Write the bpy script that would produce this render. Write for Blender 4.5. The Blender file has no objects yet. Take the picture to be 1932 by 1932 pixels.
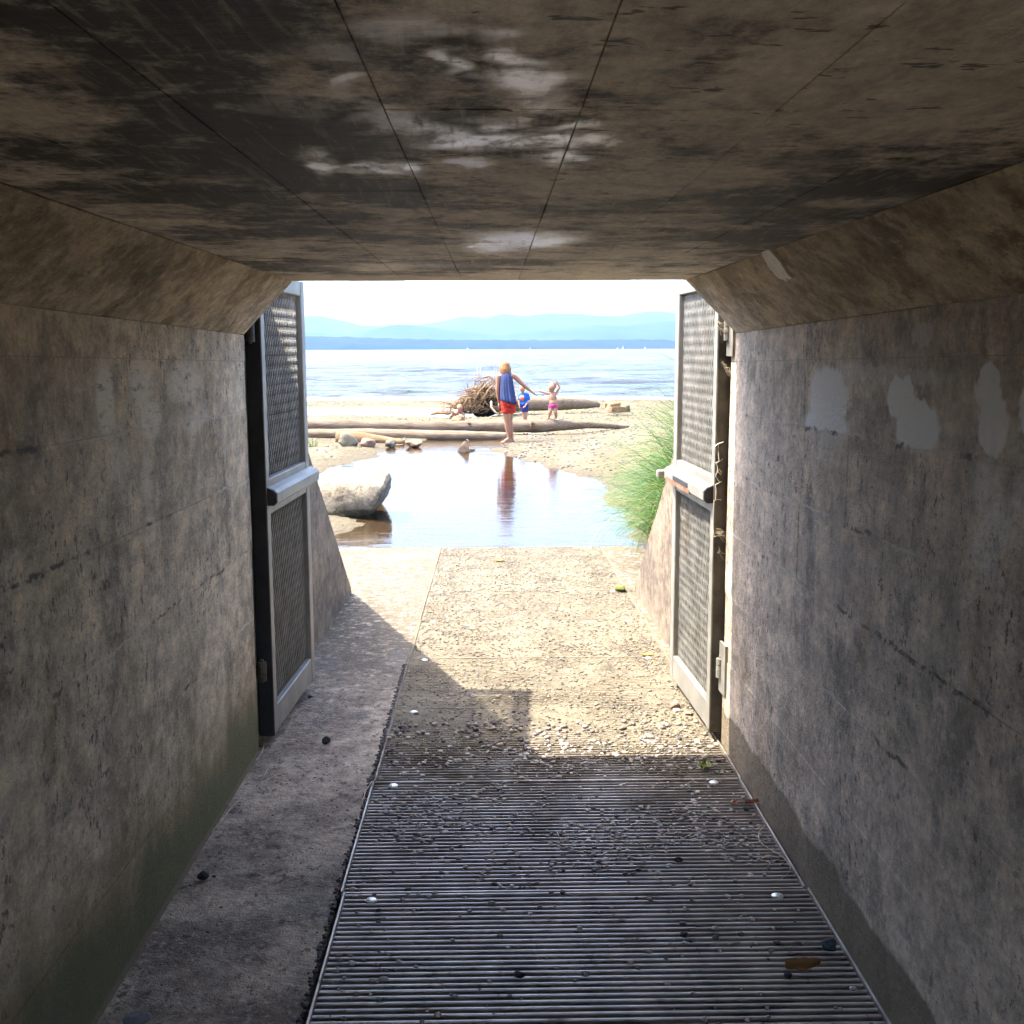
import bpy, bmesh, math, random
from mathutils import Vector, Matrix, Euler, noise as mnoise

R = math.radians
random.seed(7)
scene = bpy.context.scene
COL = scene.collection

# ------------------------------------------------------------------ camera
S = 0.016                      # fall of the tunnel floor per metre
FPX = 2120.0                   # focal length in 1932-pixel units
CAM = Vector((0, 0, 1.70))
cam_d = bpy.data.cameras.new('camera')
cam_d.sensor_width = 36.0
cam_d.lens = 36.0 * FPX / 1932.0
cam_d.clip_start = 0.05
cam_d.clip_end = 60000
cam = bpy.data.objects.new('camera', cam_d)
COL.objects.link(cam)
cam.location = CAM
cam.rotation_euler = (R(90 - 8.27), R(0.2), R(-0.973))
scene.camera = cam
CAMR = Euler(cam.rotation_euler).to_matrix()

# ------------------------------------------------------------------ sky and sun
TO_SUN = Vector((-0.545, 0.035, 1.0)).normalized()
world = bpy.data.worlds.new('World')
scene.world = world
world.use_nodes = True
wn = world.node_tree
for n in list(wn.nodes):
    wn.nodes.remove(n)
sky = wn.nodes.new('ShaderNodeTexSky')
sky.sky_type = 'NISHITA'
sky.sun_disc = False
sky.sun_elevation = math.asin(TO_SUN.z)
sky.sun_rotation = math.atan2(TO_SUN.x, TO_SUN.y)
sky.altitude = 0
sky.air_density = 0.6
sky.dust_density = 3.0
sky.ozone_density = 1.0
bg = wn.nodes.new('ShaderNodeBackground')
bg.inputs['Strength'].default_value = 0.15
wo = wn.nodes.new('ShaderNodeOutputWorld')
wn.links.new(sky.outputs[0], bg.inputs['Color'])
wn.links.new(bg.outputs[0], wo.inputs['Surface'])

sun_d = bpy.data.lights.new('sun', 'SUN')
sun_d.energy = 2.0
sun_d.angle = R(0.6)
sun_d.color = (1.0, 0.93, 0.80)
sun = bpy.data.objects.new('sun', sun_d)
COL.objects.link(sun)
sun.rotation_euler = TO_SUN.to_track_quat('Z', 'Y').to_euler()
sun.location = (-20, 5, 40)

# ------------------------------------------------------------------ exposure
scene.view_settings.view_transform = 'Standard'
scene.view_settings.look = 'None'
scene.view_settings.exposure = 3.1
scene.view_settings.gamma = 1.0
scene.view_settings.use_curve_mapping = False
scene.render.engine = 'CYCLES'
scene.cycles.max_bounces = 8
scene.cycles.diffuse_bounces = 6
scene.cycles.glossy_bounces = 4
scene.cycles.transparent_max_bounces = 12
scene.cycles.volume_bounces = 0
scene.cycles.caustics_reflective = False
scene.cycles.caustics_refractive = False
scene.cycles.use_denoising = True
scene.cycles.sample_clamp_indirect = 8.0
scene.cycles.use_adaptive_sampling = True
scene.cycles.adaptive_threshold = 0.04
scene.cycles.adaptive_min_samples = 16


# ------------------------------------------------------------------ pixel rays (1932-pixel frame)
def ray(px, py):
    return CAMR @ Vector(((px - 966) / FPX, -(py - 966) / FPX, -1.0))

def at(px, py, y):
    d = ray(px, py)
    return CAM + d * (y / d.y)

def hit_z(px, py, z):
    d = ray(px, py)
    return CAM + d * ((z - CAM.z) / d.z)

def hit_x(px, py, x):
    d = ray(px, py)
    return CAM + d * (x / d.x)

def hit_floor(px, py, up=0.0):
    d = ray(px, py)
    return CAM + d * ((up - CAM.z) / (d.z + S * d.y))

def fz(y):
    return -S * y

def sstep(a, b, x):
    t = max(0.0, min(1.0, (x - a) / (b - a)))
    return t * t * (3 - 2 * t)

def fbm(x, y, z, o=4):
    return mnoise.fractal(Vector((x, y, z)), 1.0, 2.0, o)


# ------------------------------------------------------------------ mesh building
class MB:
    def __init__(self):
        self.v = []
        self.f = []

    def add(self, vs, fs):
        o = len(self.v)
        self.v += [tuple(p) for p in vs]
        self.f += [tuple(i + o for i in q) for q in fs]
        return self

    def hexa(self, p):          # 8 points: bottom ring 0-3, top ring 4-7
        return self.add(p, [(3, 2, 1, 0), (4, 5, 6, 7), (0, 1, 5, 4), (1, 2, 6, 5), (2, 3, 7, 6), (3, 0, 4, 7)])

    def box(self, x0, x1, y0, y1, z0, z1):
        return self.hexa([(x0, y0, z0), (x1, y0, z0), (x1, y1, z0), (x0, y1, z0),
                          (x0, y0, z1), (x1, y0, z1), (x1, y1, z1), (x0, y1, z1)])

    def cbox(self, x0, x1, y0, y1, z0, z1, c=0.004):
        # box with chamfered edges: three nested loops
        vs, fs = [], []
        lv = [(z0, c), (z0 + c, 0), (z1 - c, 0), (z1, c)]
        for z, i in lv:
            k = c
            xa, xb, ya, yb = x0 + i, x1 - i, y0 + i, y1 - i
            vs += [(xa + k, ya, z), (xb - k, ya, z), (xb, ya + k, z), (xb, yb - k, z),
                   (xb - k, yb, z), (xa + k, yb, z), (xa, yb - k, z), (xa, ya + k, z)]
        for r in range(3):
            for j in range(8):
                a, b = r * 8 + j, r * 8 + (j + 1) % 8
                fs.append((a, b, b + 8, a + 8))
        fs.append(tuple(range(7, -1, -1)))
        fs.append(tuple(range(24, 32)))
        return self.add(vs, fs)

    def sbox(self, x0, x1, y0, y1, z0, z1):   # box whose z follows the floor's fall
        return self.hexa([(x0, y0, z0 + fz(y0)), (x1, y0, z0 + fz(y0)), (x1, y1, z0 + fz(y1)), (x0, y1, z0 + fz(y1)),
                          (x0, y0, z1 + fz(y0)), (x1, y0, z1 + fz(y0)), (x1, y1, z1 + fz(y1)), (x0, y1, z1 + fz(y1))])

    def tube(self, pts, rad, n=8, cap=True, flat=1.0):
        pts = [Vector(p) for p in pts]
        if not hasattr(rad, '__len__'):
            rad = [rad] * len(pts)
        vs, fs = [], []
        up = None
        for i, p in enumerate(pts):
            t = (pts[min(i + 1, len(pts) - 1)] - pts[max(i - 1, 0)])
            if t.length < 1e-9:
                t = Vector((0, 0, 1))
            t.normalize()
            if up is None:
                up = Vector((0, 0, 1)) if abs(t.z) < 0.9 else Vector((1, 0, 0))
            a = t.cross(up)
            if a.length < 1e-6:
                a = t.orthogonal()
            a.normalize()
            b = a.cross(t).normalized()
            up = b
            for k in range(n):
                th = 2 * math.pi * k / n
                vs.append(p + a * (math.cos(th) * rad[i]) + b * (math.sin(th) * rad[i] * flat))
        for i in range(len(pts) - 1):
            for k in range(n):
                k2 = (k + 1) % n
                fs.append((i * n + k, i * n + k2, (i + 1) * n + k2, (i + 1) * n + k))
        if cap:
            fs.append(tuple(range(n - 1, -1, -1)))
            fs.append(tuple((len(pts) - 1) * n + k for k in range(n)))
        return self.add(vs, fs)

    def prism(self, poly, axis, a, b):
        """poly: list of 2D points, extruded along axis ('x': poly=(y,z))."""
        n = len(poly)
        def mk(u, w, t):
            return {'x': (t, u, w), 'y': (u, t, w), 'z': (u, w, t)}[axis]
        vs = [mk(u, w, a) for u, w in poly] + [mk(u, w, b) for u, w in poly]
        fs = [tuple(range(n - 1, -1, -1)), tuple(range(n, 2 * n))]
        for i in range(n):
            j = (i + 1) % n
            fs.append((i, j, n + j, n + i))
        return self.add(vs, fs)

    def build(self, name, mat, parent=None, smooth=False, fixn=True):
        off = Vector((0, 0, 0))
        if parent is not None:
            q = parent
            while q is not None:
                off += q.location
                q = q.parent
        me = bpy.data.meshes.new(name)
        me.from_pydata([(p[0] - off.x, p[1] - off.y, p[2] - off.z) for p in self.v], [], self.f)
        if fixn:
            bm = bmesh.new()
            bm.from_mesh(me)
            bmesh.ops.recalc_face_normals(bm, faces=bm.faces)
            bm.to_mesh(me)
            bm.free()
        if smooth:
            me.polygons.foreach_set('use_smooth', [True] * len(me.polygons))
        me.update()
        o = bpy.data.objects.new(name, me)
        if mat is not None:
            me.materials.append(mat)
        COL.objects.link(o)
        if parent is not None:
            o.parent = parent
        return o


def tag(o, label, cat, group=None, kind=None):
    o['label'] = label
    o['category'] = cat
    if group:
        o['group'] = group
    if kind:
        o['kind'] = kind
    return o

def empty(name, loc, label, cat, group=None):
    o = bpy.data.objects.new(name, None)
    o.empty_display_size = 0.2
    COL.objects.link(o)
    o.location = loc
    return tag(o, label, cat, group)

def struct(o):
    o['kind'] = 'structure'
    return o


# ------------------------------------------------------------------ materials
def nd(nt, typ, inp=None, **attrs):
    n = nt.nodes.new(typ)
    for k, v in attrs.items():
        setattr(n, k, v)
    for k, v in (inp or {}).items():
        s = n.inputs[k]
        if isinstance(v, bpy.types.NodeSocket):
            nt.links.new(v, s)
        else:
            s.default_value = v
    return n

def c4(c):
    return (c[0], c[1], c[2], 1.0)

class Mat:
    def __init__(self, name, rough=0.8, color=(.5, .5, .5), metal=0.0, spec=0.5):
        self.m = bpy.data.materials.new(name)
        self.m.use_nodes = True
        self.nt = self.m.node_tree
        self.b = self.nt.nodes['Principled BSDF']
        self.out = self.nt.nodes['Material Output']
        self.b.inputs['Roughness'].default_value = rough
        self.b.inputs['Base Color'].default_value = c4(color)
        self.b.inputs['Metallic'].default_value = metal
        self.b.inputs['Specular IOR Level'].default_value = spec
        self._p = None

    @property
    def pos(self):
        if self._p is None:
            self._p = nd(self.nt, 'ShaderNodeNewGeometry').outputs['Position']
        return self._p

    def obj_pos(self):
        return nd(self.nt, 'ShaderNodeTexCoord').outputs['Object']

    def rnd(self):
        return nd(self.nt, 'ShaderNodeObjectInfo').outputs['Random']

    def island(self):
        return nd(self.nt, 'ShaderNodeNewGeometry').outputs['Random Per Island']

    def vec(self, op, a, b):
        return nd(self.nt, 'ShaderNodeVectorMath', {0: a, 1: b}, operation=op).outputs[0]

    def math(self, op, a, b=0.0, clamp=False):
        return nd(self.nt, 'ShaderNodeMath', {0: a, 1: b}, operation=op, use_clamp=clamp).outputs[0]

    def noise(self, scale=5, stretch=(1, 1, 1), detail=4, rough=0.55, dist=0.0, off=(0, 0, 0), vec=None, color=False):
        v = self.pos if vec is None else vec
        if stretch != (1, 1, 1):
            v = self.vec('MULTIPLY', v, stretch)
        if off != (0, 0, 0):
            v = self.vec('ADD', v, off)
        n = nd(self.nt, 'ShaderNodeTexNoise', {'Vector': v, 'Scale': scale, 'Detail': detail, 'Roughness': rough, 'Distortion': dist})
        return n.outputs['Color' if color else 'Fac']

    def voro(self, scale=5, stretch=(1, 1, 1), feature='F1', out='Distance', rand=1.0, vec=None):
        v = self.pos if vec is None else vec
        if stretch != (1, 1, 1):
            v = self.vec('MULTIPLY', v, stretch)
        n = nd(self.nt, 'ShaderNodeTexVoronoi', {'Vector': v, 'Scale': scale, 'Randomness': rand}, feature=feature)
        return n.outputs[out]

    def step(self, v, a, b, lo=0.0, hi=1.0):
        return nd(self.nt, 'ShaderNodeMapRange', {0: v, 1: a, 2: b, 3: lo, 4: hi}, interpolation_type='SMOOTHSTEP').outputs[0]

    def mix(self, f, a, b, blend='MIX'):
        a = c4(a) if isinstance(a, tuple) else a
        b = c4(b) if isinstance(b, tuple) else b
        return nd(self.nt, 'ShaderNodeMix', {0: f, 6: a, 7: b}, data_type='RGBA', blend_type=blend).outputs[2]

    def sep(self, v=None):
        n = nd(self.nt, 'ShaderNodeSeparateXYZ', {0: self.pos if v is None else v})
        return n.outputs[0], n.outputs[1], n.outputs[2]

    def blobs(self, lst, wob=0.12, wscale=9.0, stretch=(1, 1, 1), soft=(1.15, .55)):
        """soft-edged patches at fixed places: (x,y,z,rx,ry,rz,weight)"""
        w = self.noise(wscale, stretch, 2, 0.6, color=True)
        w = self.vec('MULTIPLY', self.vec('SUBTRACT', w, (.5, .5, .5)), (wob, wob, wob))
        p = self.vec('ADD', self.pos, w)
        acc = None
        for (x, y, z, rx, ry, rz, wt) in lst:
            q = self.vec('DIVIDE', self.vec('SUBTRACT', p, (x, y, z)), (rx, ry, rz))
            ln = nd(self.nt, 'ShaderNodeVectorMath', {0: q}, operation='LENGTH').outputs['Value']
            s = self.step(ln, soft[0], soft[1], 0.0, wt)
            acc = s if acc is None else self.math('MAXIMUM', acc, s)
        return acc

    def grain(self, c, scale=14, stretch=(1, 1, 1), lo=.55, hi=1.35):
        g = self.noise(scale, stretch, 8, .82, off=(6, 1, 3))
        v = nd(self.nt, 'ShaderNodeMapRange', {0: g, 1: .36, 2: .64, 3: lo, 4: hi}).outputs[0]
        return self.vec('MULTIPLY', c, nd(self.nt, 'ShaderNodeCombineXYZ', {0: v, 1: v, 2: v}).outputs[0])

    def color(self, s):
        self.nt.links.new(s, self.b.inputs['Base Color'])
        return self

    def rough(self, s):
        self.nt.links.new(s, self.b.inputs['Roughness'])
        return self

    def bump(self, h, strength=0.5, dist=0.01):
        prev = self.b.inputs['Normal']
        inp = {'Height': h, 'Strength': strength, 'Distance': dist}
        if prev.is_linked:
            inp['Normal'] = prev.links[0].from_socket
        n = nd(self.nt, 'ShaderNodeBump', inp)
        self.nt.links.new(n.outputs[0], prev)
        return self


XL, XR = -1.046, 1.030         # inner faces of the tunnel walls
Y0, Y1 = -1.6, 4.80            # ends of the tunnel; unseen rear end placed close to let light in
ZC = 1.983                     # ceiling height (level)
HC = 1.838                      # height of the wall below the chamfer, above the floor
CL, CR = -0.835, 0.815         # ceiling edges


def wall_patch(px, py, rpx, rpy, x, wt):
    c = hit_x(px, py, x)
    e = hit_x(px + rpx, py, x)
    g = hit_x(px, py + rpy, x)
    return (c.x, c.y, c.z, 0.5, max(.03, abs(e.y - c.y)), max(.02, abs(g.z - c.z)), wt)

def ceil_patch(px, py, rpx, rpy, wt):
    c = hit_z(px, py, ZC)
    e = hit_z(px + rpx, py, ZC)
    g = hit_z(px, py + rpy, ZC)
    return (c.x, c.y, c.z, max(.02, abs(e.x - c.x)), max(.02, abs(g.y - c.y)), 0.4, wt)


def concrete_wall(name, side):
    m = Mat(name, 0.75, spec=0.4)
    big = m.noise(1.6, (1, .7, 1), 6, .70, off=(3 * side, 0, 0))
    streak = m.noise(8.0, (1, .9, .5), 6, .8, .0, off=(side, 5, 0))
    if side < 0:
        hi, lo = (.72, .595, .42), (.40, .32, .21)
    else:
        hi, lo = (.72, .595, .46), (.42, .345, .265)
    v = m.math('ADD', m.math('MULTIPLY', big, .55), m.math('MULTIPLY', streak, .55))
    c = m.mix(m.step(v, .45, .64), lo, hi)
    # grimy darker washes and rusty ones
    c = m.mix(m.step(m.noise(3.0, (1, .9, .55), 6, .78, off=(9, 2, 7)), .53, .63, 0, .5), c, (.135, .11, .09))
    c = m.mix(m.step(m.noise(3.2, (1, .8, .6), 5, .72, off=(1, 8, 3)), .58, .68, 0, .5), c, (.36, .235, .10))
    c = m.mix(m.step(m.noise(22, (1, .7, 1), 5, .78, off=(1, 3, 5)), .53, .62, 0, .6), c, (.66, .58, .45))
    # pits: dark flecks drawn out downwards
    pit_area = m.step(m.noise(2.0, (1, 1, .7), 2, off=(4, 4, 1)), .40, .60, .15, 1)
    pit = m.step(m.noise(30, (1, 1, .7), 5, .8, off=(2, 2, 2)), .575, .605)
    pit = m.math('MULTIPLY', pit, pit_area)
    c = m.mix(m.math('MULTIPLY', pit, .85), c, (.06, .05, .043))
    c = m.grain(c, 16, (1, .6, 1), .6, 1.4)
    if side > 0:
        pp = [(1560, 752, 40, 66, 1.3), (1556, 806, 46, 40, 1.3), (1697, 750, 30, 42, 1.3), (1728, 806, 46, 56, 1.3),
              (1862, 735, 26, 46, 1.2), (1872, 800, 30, 64, 1.2), (1945, 775, 26, 70, 1.1), (1740, 635, 22, 26, .35), (1640, 705, 150, 18, .30)]
        b = m.blobs([wall_patch(a, bb, r1, r2, XR, w) for a, bb, r1, r2, w in pp], .06, 22, soft=(1.07, .82))
        xx_, yy_, zz_ = m.sep()
        hq = m.math('ADD', m.math('ADD', zz_, m.math('MULTIPLY', yy_, S)), m.math('MULTIPLY', m.noise(20, (1, 1, 1), 2), .008))
        cut = m.step(hq, 1.500, 1.508, .30, 1)
        b = m.math('MULTIPLY', m.math('MULTIPLY', b, cut), m.step(m.noise(30, (1, .8, .7), 6, .8), .34, .48, .6, 1), clamp=True)
        b2 = m.blobs([wall_patch(a, bb, r1, r2, XR, w) for a, bb, r1, r2, w in ((1858, 925, 34, 62, .75), (1882, 985, 30, 50, .7), (1858, 1030, 30, 60, .6), (1918, 960, 22, 90, .45), (1560, 850, 30, 30, .25))], .06, 20, soft=(1.25, .6))
        b = m.math('MAXIMUM', b, m.math('MULTIPLY', b2, m.step(m.noise(30, (1, .7, 1), 5, .8), .38, .56, .15, 1)))
        c = m.mix(b, c, (.90, .89, .85))
    else:
        pp = [(200, 755, 19, 85, 1.1), (268, 730, 24, 64, .9), (285, 790, 22, 48, .9), (350, 720, 32, 44, .8),
              (370, 790, 28, 30, .5), (280, 900, 14, 60, .6), (225, 880, 22, 50, .45), (285, 1010, 12, 60, .5)]
        b = m.blobs([wall_patch(a, bb, r1, r2, XL, w) for a, bb, r1, r2, w in pp], .05, 14, (1, 1, .3))
        b = m.math('MULTIPLY', b, m.step(m.noise(40, (1, .3, 1.0), 2), .30, .50))
        c = m.mix(b, c, (.85, .78, .65))
    # growth and damp at the foot of the wall
    x, y, z = m.sep()
    hz = m.math('ADD', z, m.math('MULTIPLY', y, S))
    edge = m.noise(3.5, (1, 1, .4), 4, .6, off=(7, 1, 1))
    if side < 0:
        t = m.math('ADD', hz, m.math('MULTIPLY', m.math('SUBTRACT', edge, .5), .5))
        c = m.mix(m.step(t, .62, .18, 0, .75), c, (.22, .155, .05))
        c = m.mix(m.step(t, .36, .16, 0, .85), c, (.105, .11, .04))
        c = m.mix(m.step(hz, .035, .02, 0, .7), c, (.25, .20, .14))
    else:
        t = m.math('ADD', hz, m.math('MULTIPLY', m.math('SUBTRACT', edge, .5), .16))
        c = m.mix(m.step(t, .185, .165, 0, .8), c, (.145, .11, .06))
        c = m.mix(m.step(m.noise(2.4, (1, 1, .5), 3, off=(0, 6, 9)), .60, .74, 0, .5), c, (.16, .165, .125))
    # chipped, honeycombed stretches and pale fins along the casting seams
    hs = [.62, .93, 1.23, 1.52] if side < 0 else [.70, .98, 1.24, 1.50]
    wob = m.math('MULTIPLY', m.math('SUBTRACT', m.noise(9, (1, 1, 1), 3, .7, off=(5, 5, 5)), .5), .05)
    hw_ = m.math('ADD', hz, wob)
    dm_ = None
    for h in hs:
        d = m.math('ABSOLUTE', m.math('SUBTRACT', hw_, h))
        dm_ = d if dm_ is None else m.math('MINIMUM', dm_, d)
    where = m.noise(1.6, (1, 1, 1.5), 3, .6, off=(2, 7, 5))
    c = m.mix(m.math('MULTIPLY', m.math('MULTIPLY', m.step(dm_, .010, .003), m.step(m.noise(16, (1, 1, 1), 3, .7), .46, .54)), m.step(where, .50, .56, 0, .85)), c, (.07, .058, .048))
    c = m.mix(m.math('MULTIPLY', m.step(dm_, .007, .003), m.step(where, .48, .42, 0, .7)), c, (.68, .61, .50))
    m.color(c)
    m.bump(m.noise(30, (1, .7, 1), 6, .8), 1.0, .016)
    return m.m


def concrete_ceiling(name):
    m = Mat(name, 0.6, spec=0.5)
    big = m.noise(1.9, (.75, .9, 1), 6, .70, off=(1, 4, 0))
    streak = m.noise(4.2, (.8, .75, 1), 8, .78, .0, off=(3, 1, 0))
    v = m.math('ADD', m.math('MULTIPLY', big, .45), m.math('MULTIPLY', streak, .6))
    c = m.mix(m.step(v, .47, .575), (.045, .040, .040), (.70, .62, .53))
    c = m.mix(m.step(m.noise(1.6, (.6, 1.2, 1), 3, off=(7, 7, 1)), .56, .72, 0, .55), c, (.085, .08, .05))
    # fine board grain running across
    gr = m.noise(60, (1, .10, 1), 3, .6, .6)
    c = m.mix(m.step(gr, .52, .72, 0, .4), c, (.54, .46, .38))
    c = m.grain(c, 18, (1, .55, 1), .6, 1.4)
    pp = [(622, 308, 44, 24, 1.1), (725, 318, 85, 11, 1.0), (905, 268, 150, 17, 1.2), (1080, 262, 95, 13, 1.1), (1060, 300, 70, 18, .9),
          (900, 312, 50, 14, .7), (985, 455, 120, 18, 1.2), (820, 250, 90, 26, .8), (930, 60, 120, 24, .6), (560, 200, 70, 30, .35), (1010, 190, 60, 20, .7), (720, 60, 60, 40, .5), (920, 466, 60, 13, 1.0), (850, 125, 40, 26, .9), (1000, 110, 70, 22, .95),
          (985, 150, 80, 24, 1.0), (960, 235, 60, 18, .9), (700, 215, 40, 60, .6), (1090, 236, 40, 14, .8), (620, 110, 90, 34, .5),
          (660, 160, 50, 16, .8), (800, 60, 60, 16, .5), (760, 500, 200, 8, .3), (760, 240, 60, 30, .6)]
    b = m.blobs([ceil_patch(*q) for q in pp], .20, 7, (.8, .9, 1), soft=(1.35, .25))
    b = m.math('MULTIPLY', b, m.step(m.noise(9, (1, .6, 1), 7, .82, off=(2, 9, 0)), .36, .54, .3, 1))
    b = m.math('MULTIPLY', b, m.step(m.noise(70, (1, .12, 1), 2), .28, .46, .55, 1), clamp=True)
    c = m.mix(b, c, (.86, .82, .76))  # outside reflections painted as pale colour, mixed with patches of buffed paint
    # paler, warmer strip by the mouth
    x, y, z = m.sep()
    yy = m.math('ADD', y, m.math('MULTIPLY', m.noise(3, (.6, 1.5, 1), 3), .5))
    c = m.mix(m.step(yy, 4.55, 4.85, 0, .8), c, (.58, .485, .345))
    pit = m.step(m.noise(30, (.45, 1, 1), 3, .68), .63, .68)
    c = m.mix(m.math('MULTIPLY', pit, .8), c, (.03, .028, .026))
    m.color(c)
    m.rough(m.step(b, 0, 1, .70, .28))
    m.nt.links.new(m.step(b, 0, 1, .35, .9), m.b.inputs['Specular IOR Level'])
    m.bump(m.math('ADD', m.noise(24, (.6, 1.2, 1), 4, .68), m.math('MULTIPLY', gr, .25)), .45, .007)
    return m.m


def concrete_plain(name, hi, lo, grit=1.0, pale=None, dark=None, zs=1.0):
    m = Mat(name, 0.85, spec=0.3)
    c = m.mix(m.step(m.noise(3.6, (1, .6, zs), 7, .78), .40, .60), lo, hi)
    c = m.mix(m.step(m.noise(14, (1, 1, .8 * zs), 5, .68, off=(3, 3, 3)), .50, .68, 0, .45), c, pale or tuple(min(1, v * 1.3) for v in hi))
    c = m.mix(m.step(m.noise(5, (1, .6, .8 * zs), 6, .76, off=(8, 1, 4)), .55, .64, 0, .65), c, dark or tuple(v * .5 for v in lo))
    c = m.mix(m.step(m.noise(70, (1, 1, .5), 3, .6), .62, .70, 0, .6), c, tuple(v * .35 for v in lo))
    c = m.grain(c, 18, (1, .6, 1))
    m.color(c)
    m.bump(m.noise(30, (1, 1, 1), 6, .7), .5 * grit, .008)
    m.bump(m.noise(110, (1, 1, 1), 3, .6), .5 * grit, .003)
    return m.m


def floor_concrete(name):
    m = Mat(name, 0.8, spec=0.35)
    c = m.mix(m.step(m.noise(2.6, (1, 1, 1), 4, .65), .38, .64), (.24, .18, .13), (.54, .43, .315))
    wet = m.noise(1.7, (1, .7, 1), 4, .65, off=(4, 1, 2))
    c = m.mix(m.step(wet, .50, .66, 0, .75), c, (.095, .08, .07))
    c = m.mix(m.step(m.noise(55, (1, 1, 1), 2, .6), .54, .66, 0, .5), c, (.54, .47, .37))
    c = m.mix(m.step(m.noise(26, (1, .7, 1), 4, .7, off=(3, 3, 0)), .56, .64, 0, .75), c, (.07, .057, .047))
    # pale sand blown over the outer end
    x, y, z = m.sep()
    yy = m.math('ADD', y, m.math('MULTIPLY', m.noise(2.0, (1, 1, 1), 4), 2.4))
    sand = m.math('MULTIPLY', m.step(yy, 6.2, 8.2), m.step(m.noise(15, (1, 1, 1), 4, .7), .36, .50))
    c = m.grain(m.mix(sand, c, (.135, .108, .07)), 18, (1, 1, 1), .6, 1.35)
    m.color(c)
    m.rough(m.step(wet, .52, .68, .85, .5))
    m.bump(m.noise(17, (1, 1, 1), 5, .76), 1.0, .035)
    return m.m


def simple(name, col, rough=.6, metal=0.0, var=.25, scale=12, bump=.15, bscale=60, spec=.5, dirt=None):
    m = Mat(name, rough, col, metal, spec)
    n = m.noise(scale, (1, 1, 1), 5, .6)
    c = m.mix(m.step(n, .35, .65), tuple(v * (1 - var) for v in col), tuple(min(1, v * (1 + var)) for v in col))
    if dirt:
        c = m.mix(m.step(m.noise(scale * .6, (1, 1, .5), 5, .7, off=(5, 2, 8)), .56, .70, 0, .7), c, dirt)
    m.color(c)
    m.bump(m.noise(bscale, (1, 1, 1), 4, .6), bump, .003)
    return m.m


def sand_mat(name):
    m = Mat(name, 0.9, spec=0.25)
    x, y, z = m.sep()
    c = m.mix(m.step(m.noise(.8, (1, 1, 1), 5, .6), .35, .65), (0.101, 0.081, 0.047), (0.145, 0.120, 0.073))
    peb = m.voro(16, out='Color')
    px, py, pz = m.sep(peb)
    gravel = m.step(m.noise(.9, (1, .6, 1), 4, .6, off=(2, 6, 0)), .42, .60)
    c = m.mix(m.math('MULTIPLY', m.step(px, .55, .75), m.math('MULTIPLY', gravel, .75)), c, (0.082, 0.069, 0.047))
    c = m.mix(m.math('MULTIPLY', m.step(py, .68, .85), m.math('MULTIPLY', gravel, .8)), c, (0.197, 0.178, 0.118))
    # wet rim around the water, and weed-coloured shingle further down the beach
    wet = m.math('ADD', z, m.math('MULTIPLY', m.noise(2.5, (1, 1, 1), 4), .09))
    near = m.step(y, 23.5, 26.0, 1, 0)
    c = m.mix(m.math('MULTIPLY', m.step(wet, -.12, -.19), m.math('MULTIPLY', near, .85)), c, (0.082, 0.067, 0.040))
    far = m.math('MULTIPLY', m.step(y, 28, 34), m.step(m.noise(.55, (.5, 1.6, 1), 5, .65), .42, .60))
    c = m.mix(m.math('MULTIPLY', far, .7), c, (0.098, 0.081, 0.031))
    m.color(c)
    m.bump(m.voro(16), .6, .03)
    m.bump(m.noise(40, (1, 1, 1), 5, .7), .6, .01)
    m.bump(m.noise(5, (1, 1, 1), 4, .6), .5, .05)
    return m.m


def still_water(name, tint, ripple, scale, bias=1.0):
    m = Mat(name)
    nt = m.nt
    nt.nodes.remove(m.b)
    h = m.noise(scale, (.55, 1.7, 1), 3, .5, .6)
    bp = nd(nt, 'ShaderNodeBump', {'Height': h, 'Strength': ripple, 'Distance': .02})
    h2 = m.noise(scale * 5, (.5, 1.6, 1), 2, .5)
    bp = nd(nt, 'ShaderNodeBump', {'Height': h2, 'Strength': ripple * .35, 'Distance': .006, 'Normal': bp.outputs[0]})
    fr = nd(nt, 'ShaderNodeFresnel', {'IOR': 1.36, 'Normal': bp.outputs[0]})
    gl = nd(nt, 'ShaderNodeBsdfAnisotropic', {'Color': (1, 1, 1, 1), 'Roughness': .03, 'Normal': bp.outputs[0]})
    tr = nd(nt, 'ShaderNodeBsdfTransparent', {'Color': c4(tint)})
    mx = nd(nt, 'ShaderNodeMixShader', {0: m.math('MULTIPLY', fr.outputs[0], bias, clamp=True), 1: tr.outputs[0], 2: gl.outputs[0]})
    nt.links.new(mx.outputs[0], m.out.inputs['Surface'])
    return m.m


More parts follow.
